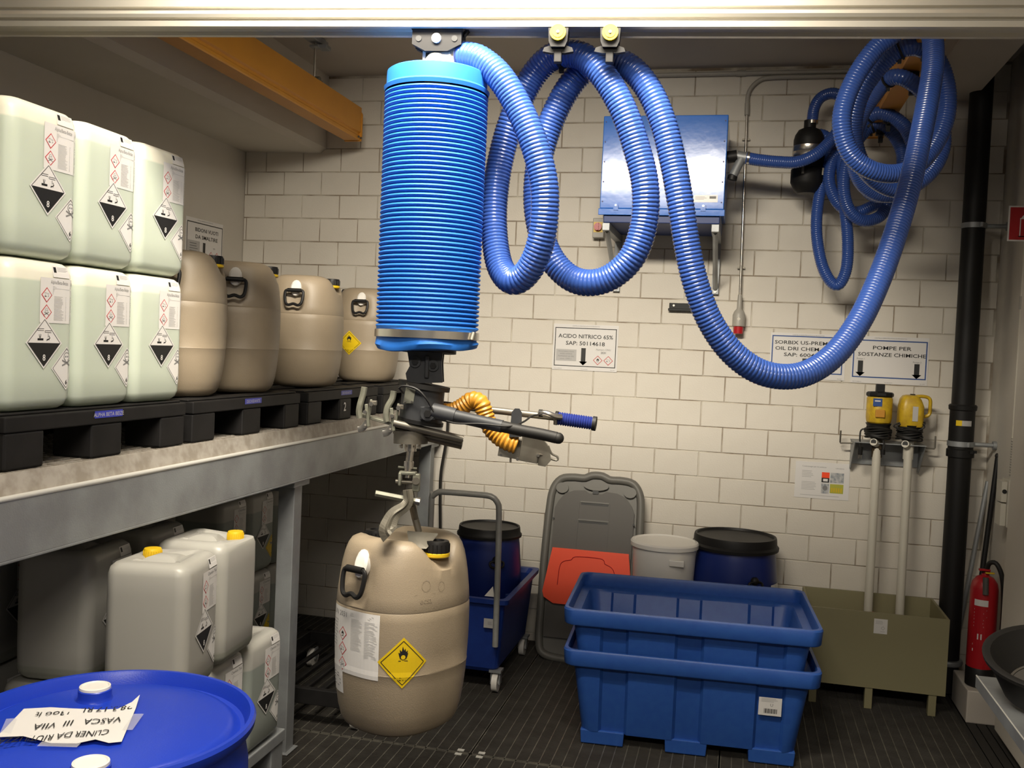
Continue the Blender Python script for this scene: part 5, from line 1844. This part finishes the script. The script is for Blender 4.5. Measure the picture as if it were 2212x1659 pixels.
# local: x across, z up, -y towards the room
outl = []
for x, z in ((-.215, .03), (-.245, .10), (-.252, .30), (-.258, .55), (-.255, .80), (-.245, .92), (-.205, .985), (-.14, 1.0), (-.07, 1.0), (-.03, 1.018), (.03, 1.018), (.07, 1.0), (.14, 1.0), (.205, .985), (.245, .92), (.255, .80), (.258, .55), (.252, .30), (.245, .10), (.215, .03), (.10, .012), (-.10, .012)):
    outl.append(Vector((x, 0, z)))
mb = MB()
mb.tube(catmull(outl, .02, True), .022, 'grey_plastic_light', 12, closed=True)
pnl(mb).build('frame_tube', pn)
mb = MB()
n = len(outl)
mb.prism([(p.x * .96, p.z * .985) for p in outl], -.006, .006, 'grey_plastic_light', Matrix(((1, 0, 0, 0), (0, 0, 1, .008), (0, 1, 0, 0), (0, 0, 0, 1))))
pnl(mb).build('back_plate', pn)
mb = MB()
inner = [(-.222, .12), (-.222, .82), (-.205, .86), (-.17, .905), (-.12, .925), (-.06, .93), (-.035, .915), (.035, .915), (.06, .93), (.12, .925), (.17, .905), (.205, .86), (.222, .82), (.222, .12)]
TY = Matrix(((1, 0, 0, 0), (0, 0, 1, -.012), (0, 1, 0, 0), (0, 0, 0, 1)))
mb.prism(inner, -.006, .012, 'grey_plastic', TY)
for z, w_ in ((.865, .08), (.765, .085)):
    mb.bb(-w_, w_, -.024, -.016, z - .004, z + .004, 'grey_plastic_light')
    mb.bb(-w_ * .95, w_ * .95, -.0195, -.0175, z - .016, z - .004, 'ink')
mb.bb(-.087, -.083, -.021, -.016, .56, .86, 'grey_plastic'); mb.bb(.083, .087, -.021, -.016, .56, .86, 'grey_plastic')
mb.bb(-.016, .016, -.024, -.014, .912, .930, 'ink')
for x in (-.222, .224):
    mb.cyl((x, -.02, .76), (x, -.026, .76), .006, 'ink', n=8)
pnl(mb).build('inner_panel', pn)
mb = MB()
fp = [(-.21, .60), (.21, .60), (.225, .50), (.245, .36), (.235, .33), (.18, .30), (-.18, .30), (-.235, .33), (-.245, .36), (-.225, .50)]
mb.prism(fp, -.018, .0, 'flap_orange', Matrix(((1, 0, 0, 0), (0, 0, 1, -.022), (0, 1, 0, 0), (0, 0, 0, 1))))
o = pnl(mb).build('flap', pn, bevel=.006); o['label'] = 'bright orange flap'
mb = MB()
ln2 = [(-.165, .40), (-.16, .50), (-.14, .53), (-.10, .54), (-.075, .56), (.065, .56), (.085, .535), (.12, .52), (.14, .49), (.15, .40)]
mb.tube(catmull([Vector((x, -.041, z)) for x, z in ln2], .015), .0022, 'red_paint', 6)
pnl(mb).build('flap_groove', pn)
for s_ in (-1, 1):
    mb = MB()
    mb.prism([(s_ * .19 + .035 * cos(a), .935 - abs(.0) + .030 * sin(a)) for a in [2 * pi * i / 20 for i in range(20)]], -.006, .004, 'grey_plastic_light', TY)
    pnl(mb).build('handle_recess', pn)
mb = MB()
mb.prism([(.07 * cos(a), .958 + .026 * sin(a)) for a in [2 * pi * i / 20 for i in range(20)]], -.006, .003, 'grey_plastic_light', TY)
pnl(mb).build('handle_recess', pn)

# ================================================================== BLUE FOREGROUND DRUM
bd = thing('blue_drum', 'large blue plastic drum with two white bungs in the near left corner', 'drum', (-1.205, 1.70, 0), radians(0))
mb = MB()
zt = .90
mb.lathe([(.25, 0), (.27, .01), (.275, .05), (.283, .30), (.283, .34), (.278, .36), (.283, .38), (.283, .60), (.278, .62), (.283, .64), (.280, .80), (.272, .845), (.270, .862),
          (.284, .868), (.291, .880), (.293, .893), (.289, .900), (.281, .900), (.277, .893), (.270, .872), (.262, .868), (.252, .874), (.246, .882), (.235, .885), (.12, .889), (.02, .890)], 'drum_blue', 96)
mb.build('body', bd)
BU = Vector((-.18, .17, 0))
for k, (bxp, byp) in enumerate(((-1.309, 1.806, 0.888)[:2], (-1.079, 1.483, 0.888)[:2])):
    T = Matrix.Translation((bxp + 1.205, byp - 1.70, .880))
    mb = MB(); mb.lathe([(.042, 0), (.036, .010), (.034, .016), (.034, .030), (.032, .032)], 'drum_blue', 36, T); mb.build('bung_neck', bd)
    mb = MB(); mb.lathe([(.030, .030), (.032, .032), (.0315, .037), (.028, .038), (.026, .036), (.002, .036)], 'white_plastic', 36, T)
    o = mb.build('bung_cap', bd); o['label'] = 'white bung cap'
nt_ = thing('handwritten_note', 'torn white handwritten note taped upside down on the blue drum', 'note', (-1.266, 1.669, 0.894))
NO = nt_.location.copy()
c4_ = [Vector(q) for q in ((-1.211, 1.822, 0.893), (-1.396, 1.698, 0.893), (-1.328, 1.553, 0.893), (-1.111, 1.616, 0.893))]
top_e = [(-1.211, 1.822, 0.893), (-1.210, 1.793, 0.893), (-1.220, 1.759, 0.893), (-1.247, 1.744, 0.893), (-1.305, 1.720, 0.893), (-1.348, 1.718, 0.893), (-1.396, 1.698, 0.893)]
bot_e = [(-1.113, 1.620, 0.893), (-1.130, 1.605, 0.893), (-1.159, 1.604, 0.893), (-1.184, 1.583, 0.893), (-1.231, 1.572, 0.893), (-1.294, 1.574, 0.893), (-1.339, 1.556, 0.893)]
mb = MB()
vs = []
for j in range(5):
    for i in range(7):
        a = Vector(top_e[i]); c = Vector(bot_e[i])
        q = a.lerp(c, j / 4)
        lift = .001 + .0025 * (1 + sin(i * 1.9 + j)) * (1 if j in (0, 4) else .3) + (.008 if (i == 0 and j == 0) else 0)
        vs.append(tuple(q - NO + ZU * lift))
mb.add(vs, [(j * 7 + i, (j + 1) * 7 + i, (j + 1) * 7 + i + 1, j * 7 + i + 1) for j in range(4) for i in range(6)], 'paper', True)
mb.build('paper_sheet', nt_)
A0, B0, C0 = c4_[0], c4_[1], c4_[3]
ux = (Vector(B0) - Vector(A0)); uz = (Vector(C0) - Vector(A0))
def nwarp(x, z, l):
    return A0 - NO + ux * x + uz * z + ZU * (.0042 + .0002 * l)
mb = MB(nwarp)
for st, zz, sz, x0, x1 in (('CLINER DA RIUTILIZZARE', .70, .17, .14, 1.10), ('VASCA   III  VIIA', .43, .17, .08, .80), ('28.3.17 RL  13oo lt', .16, .15, .03, .86)):
    mb = MB(nwarp)
    vs_, fs_, wd = text_geo(st, False)
    if vs_:
        sx = (x1 - x0) / wd
        mb.add([nwarp(x0 + a * sx + .004 * sin(a * 3), zz + c * sz + .014 * sin(a * 1.3), 1) for a, c in vs_], fs_, 'ink')
        mb.build('handwriting', nt_)
for pa, pb in (((-1.163, 1.748, 0.893), (-1.135, 1.669, 0.893)), ((-1.246, 1.559, 0.893), (-1.175, 1.578, 0.893)), ((-1.379, 1.644, 0.893), (-1.335, 1.574, 0.893))):
    a, c = Vector(pa) - NO, Vector(pb) - NO
    dd_ = (c - a).normalized().cross(ZU) * .010
    mb = MB(); mb.add([tuple(a + dd_ + ZU * .003), tuple(a - dd_ + ZU * .003), tuple(c - dd_ + ZU * .003), tuple(c + dd_ + ZU * .003)], [(0, 1, 2, 3)], 'tape')
    mb.build('tape_strip', nt_)

# ================================================================== RIGHT WALL THINGS
up_ = thing('upright_panel', 'white upright panel on the right wall under the extinguisher sign', 'panel', (1.24, 4.45, 0))
mb = MB(); mb.bb(-.03, .038, -.30, .32, .04, 2.19, 'plaster'); mb.build('board', up_, bevel=.006)
cw_ = conduit('grey vertical conduit on the right wall between panel and corner', [(1.258, 4.93, 2.9), (1.258, 4.93, 1.35)], .012, 'pvc_white', [((1.258, 4.93, 2.02), (1.258, 4.93, 1.96), .016, 'pvc_grey')])
mb = MB()
P = [Vector((0, 0, z - 2.9)) for z in [1.36 - i * .003 for i in range(60)]]
mb.tube(P, .011, 'pvc_grey', 12, rfun=lambda i: .0125 + .0015 * (1, 0, -1, 0)[i % 4])
mb.build('flexible_sleeve', cw_)
jb = thing('junction_box', 'white junction box with round socket on the right wall', 'electrical box', (1.262, 4.93, 1.06))
mb = MB(); mb.bb(-.030, .017, -.06, .06, -.11, .11, 'pvc_white'); mb.build('housing', jb, bevel=.005)
mb = MB(); mb.bb(-.055, -.031, -.045, .05, .005, .10, 'pvc_white'); mb.bb(-.055, -.031, -.045, .05, -.105, -.002, 'pvc_white')
mb.cyl((-.01, -.046, .06), (-.044, -.047, .06), .001, 'pvc_white', n=4)
spl = mb.build('socket_plate', jb, bevel=.004)
mb = MB(); mb.cyl((-.043, -.0455, .055), (-.043, -.049, .055), .010, 'ink', n=16); o = mb.build('socket_hole', spl)
fs_ = thing('extinguisher_sign', 'red fire extinguisher flag sign at the right edge', 'sign', (1.165, 4.55, 2.30))
mb = MB(); mb.bb(-.082, .112, -.002, .002, -.072, .078, 'paper'); mb.build('plate', fs_)
mb = MB(flatwarp((-.076, -.0022, -.066), (1, 0, 0), (0, 0, 1), (0, -1, 0)))
mb.rect(0, 0, .182, .138, 'red_paint', 1)
mb.frame(.040, .012, .082, .092, .004, 'paper', 2)
mb.frame(.036, .012, .086, .016, .004, 'paper', 2)
mb.poly([(.044, .092), (.078, .092), (.070, .104), (.052, .104)], 'paper', 2)
mb.rect(.056, .104, .066, .116, 'paper', 2)
mb.line((.062, .114), (.084, .118), .005, 'paper', 2); mb.line((.084, .118), (.092, .10), .005, 'paper', 2); mb.line((.092, .10), (.094, .05), .005, 'paper', 2)
mb.poly([(.10, .03), (.15, .03), (.145, .06), (.135, .05), (.128, .09), (.115, .055), (.105, .07)], 'paper', 2)
mb.build('print', fs_)
ex = thing('fire_extinguisher', 'red fire extinguisher standing by the right wall behind the black tub', 'fire extinguisher', (1.195, 5.03, .156))
mb = MB(); mb.lathe([(.055, 0), (.062, .005), (.063, .09), (.060, .095)], 'black_plastic', 32); mb.build('base', ex)
mb = MB(); mb.lathe([(.060, .09), (.062, .10), (.062, .47), (.056, .50), (.038, .525), (.018, .535), (.016, .55)], 'red_paint', 32); mb.build('cylinder', ex)
mb = MB()
mb.bb(-.018, .018, -.012, .012, .545, .565, 'black_plastic'); mb.box((-.012, -.03, .565), (.05, .02, .010), 'red_paint'); mb.box((.012, -.03, .552), (.04, .018, .007), 'cap_yellow')
mb.build('valve', ex, bevel=.002)
mb = MB()
mb.tube(catmull([Vector(q) for q in ((.0, -.02, .56), (.005, -.04, .60), (.03, -.06, .605), (.055, -.07, .55), (.068, -.07, .45), (.070, -.07, .30), (.060, -.06, .2))], .01), .011, 'black_rubber', 12)
mb.cyl((-.012, -.062, .535), (-.010, -.070, .455), .013, 'grey_plastic', n=14)
mb.build('hose', ex)
mb = MB()
def exw(x, z, l):
    a = radians(-112) + x / .062
    return Vector(((.0625 + .0004 * l) * cos(a), (.0625 + .0004 * l) * sin(a), z))
mb.warp = exw; mb.cut = .012
mb.rect(-.032, .395, .03, .425, 'paper', 1)
mb.rect(-.032, .20, .03, .385, 'red_paint', 1); mb.cut = 0
smallprint(mb, -.03, .028, .38, 6, .016, 'ink_pale', 2)
mb.rect(-.01, .235, .01, .262, 'paper', 2); mb.rect(-.03, .205, .028, .213, 'paper', 2); mb.rect(-.03, .175, .028, .188, 'paper', 2)
o = mb.build('instruction_label', ex); o['label'] = 'instruction label in white on red'
pl_ = MB(); pl_.bb(1.125 - 1.19, 1.28 - 1.19, -.10, .22, 0, .155, 'ceiling_paint')
tag(pl_.build('concrete_plinth', loc=(1.19, 5.03, 0.0), bevel=.006), 'pale concrete plinth in the right corner under the extinguisher', 'plinth')
ta, tb_ = Vector((1.283, 5.300, 1.243)), Vector((1.179, 5.200, 0.051))
o = MB(); o.tube([ta - tb_, (0, 0, 0)], .013, 'black_plastic', 12)
o.sph(tuple(ta - tb_), .0155, 'black_rubber', 8)
tag(o.build('black_pole', loc=tb_), 'black pole leaning in the corner right of the drain pipe', 'pole')
ta, tb_ = Vector((1.281, 5.460, 1.095)), Vector((1.161, 5.420, 0.169))
o = MB(); o.tube([ta - tb_, (0, 0, 0)], .012, 'galvanised', 12)
o.cyl((0, 0, 0), (0, 0, -.02), .013, 'black_rubber', n=10)
tag(o.build('metal_pole', loc=tb_), 'grey metal pole leaning behind the black drain pipe', 'pole')
bench = thing('steel_bench', 'galvanised steel bench along the right wall holding the black tub', 'bench', (1.07, 3.0, 0))
mb = MB()
mb.bb(-.212, .20, -1.0, .655, .600, .606, 'galvanised'); mb.bb(-.212, -.206, -1.0, .655, .565, .602, 'galvanised'); mb.bb(-.206, .20, .649, .655, .565, .602, 'galvanised')
mb.build('top', bench, bevel=.001)
mb = MB(); mb.cyl((-.210, -1.0, .606), (-.210, .655, .606), .0025, 'galvanised_light', n=6); mb.build('edge_fold', bench)
for x, y in ((.17, .62), (.17, -.9), (-.0, -.9)):
    mb = MB(); mb.bb(x - .018, x + .018, y - .018, y + .018, 0, .60, 'galvanised'); mb.build('leg', bench)
tub = thing('black_tub', 'black rubber tub tilted on the steel bench at the right edge', 'tub', (1.02, 3.36, .607))
TT = Matrix.Translation((.0, .0, .115)) @ Matrix.Rotation(radians(14), 4, 'X') @ Matrix.Rotation(radians(-6), 4, 'Y')
mb = MB()
mb.lathe([(.13, -.07), (.15, -.068), (.195, .045), (.208, .050), (.210, .062), (.200, .066), (.186, .062), (.175, .03), (.135, -.045), (.05, -.05)], 'black_rubber', 48, TT)
mb.build('shell', tub)
mb = MB(); mb.lathe([(.123, -.040), (.130, -.038), (.132, -.041)], 'polished_steel', 48, TT, cap0=False, cap1=False)
mb.build('inner_ring', tub)
mb = MB(); mb.lathe([(.122, -.0415), (.02, -.0412)], 'grey_plastic', 48, TT, cap0=False)
mb.build('bottom_disc', tub)

# black dolly under the rack end
dl = thing('wheeled_dolly', 'low black wheeled dolly behind the hanging drum under the rack', 'dolly', (-1.80, 4.25, 0))
mb = MB()
for q in ((-.32, .30, -.40, -.37), (-.32, .30, .37, .40), (-.32, -.29, -.40, .40), (.27, .30, -.40, .40)):
    mb.bb(q[0], q[1], q[2], q[3], .10, .17, 'pallet_black')
for k in range(7):
    x = -.26 + k * .08
    mb.bb(x - .012, x + .012, -.37, .37, .11, .125, 'pallet_black')
mb.build('frame', dl, bevel=.004)
for x in (-.26, .26):
    for y in (-.34, .34):
        mb = MB(); mb.cyl((x - .014, y, .046), (x + .014, y, .046), .045, 'white_plastic', n=24); mb.cyl((x - .018, y, .046), (x + .018, y, .046), .015, 'paper_grey', n=14)
        mb.bb(x - .024, x - .018, y - .015, y + .015, .04, .10, 'galvanised'); mb.bb(x + .018, x + .024, y - .015, y + .015, .04, .10, 'galvanised')
        mb.build('castor', dl)
# flat black strap hanging at the rack's far end
st = MB()
P = [Vector(q) for q in ((-1.642, 5.420, 1.337), (-1.640, 5.420, 1.153), (-1.667, 5.420, 0.934), (-1.666, 5.420, 0.771), (-1.657, 5.420, 0.581), (-1.640, 5.420, 0.172))]
o0 = P[0].copy()
st.tube(catmull([p - o0 for p in P], .02), .016, 'black_rubber', 10, flat=(.017, .008))
tag(st.build('black_strap', loc=o0), 'flat black strip running down the back wall beside the rack end post', 'strip')
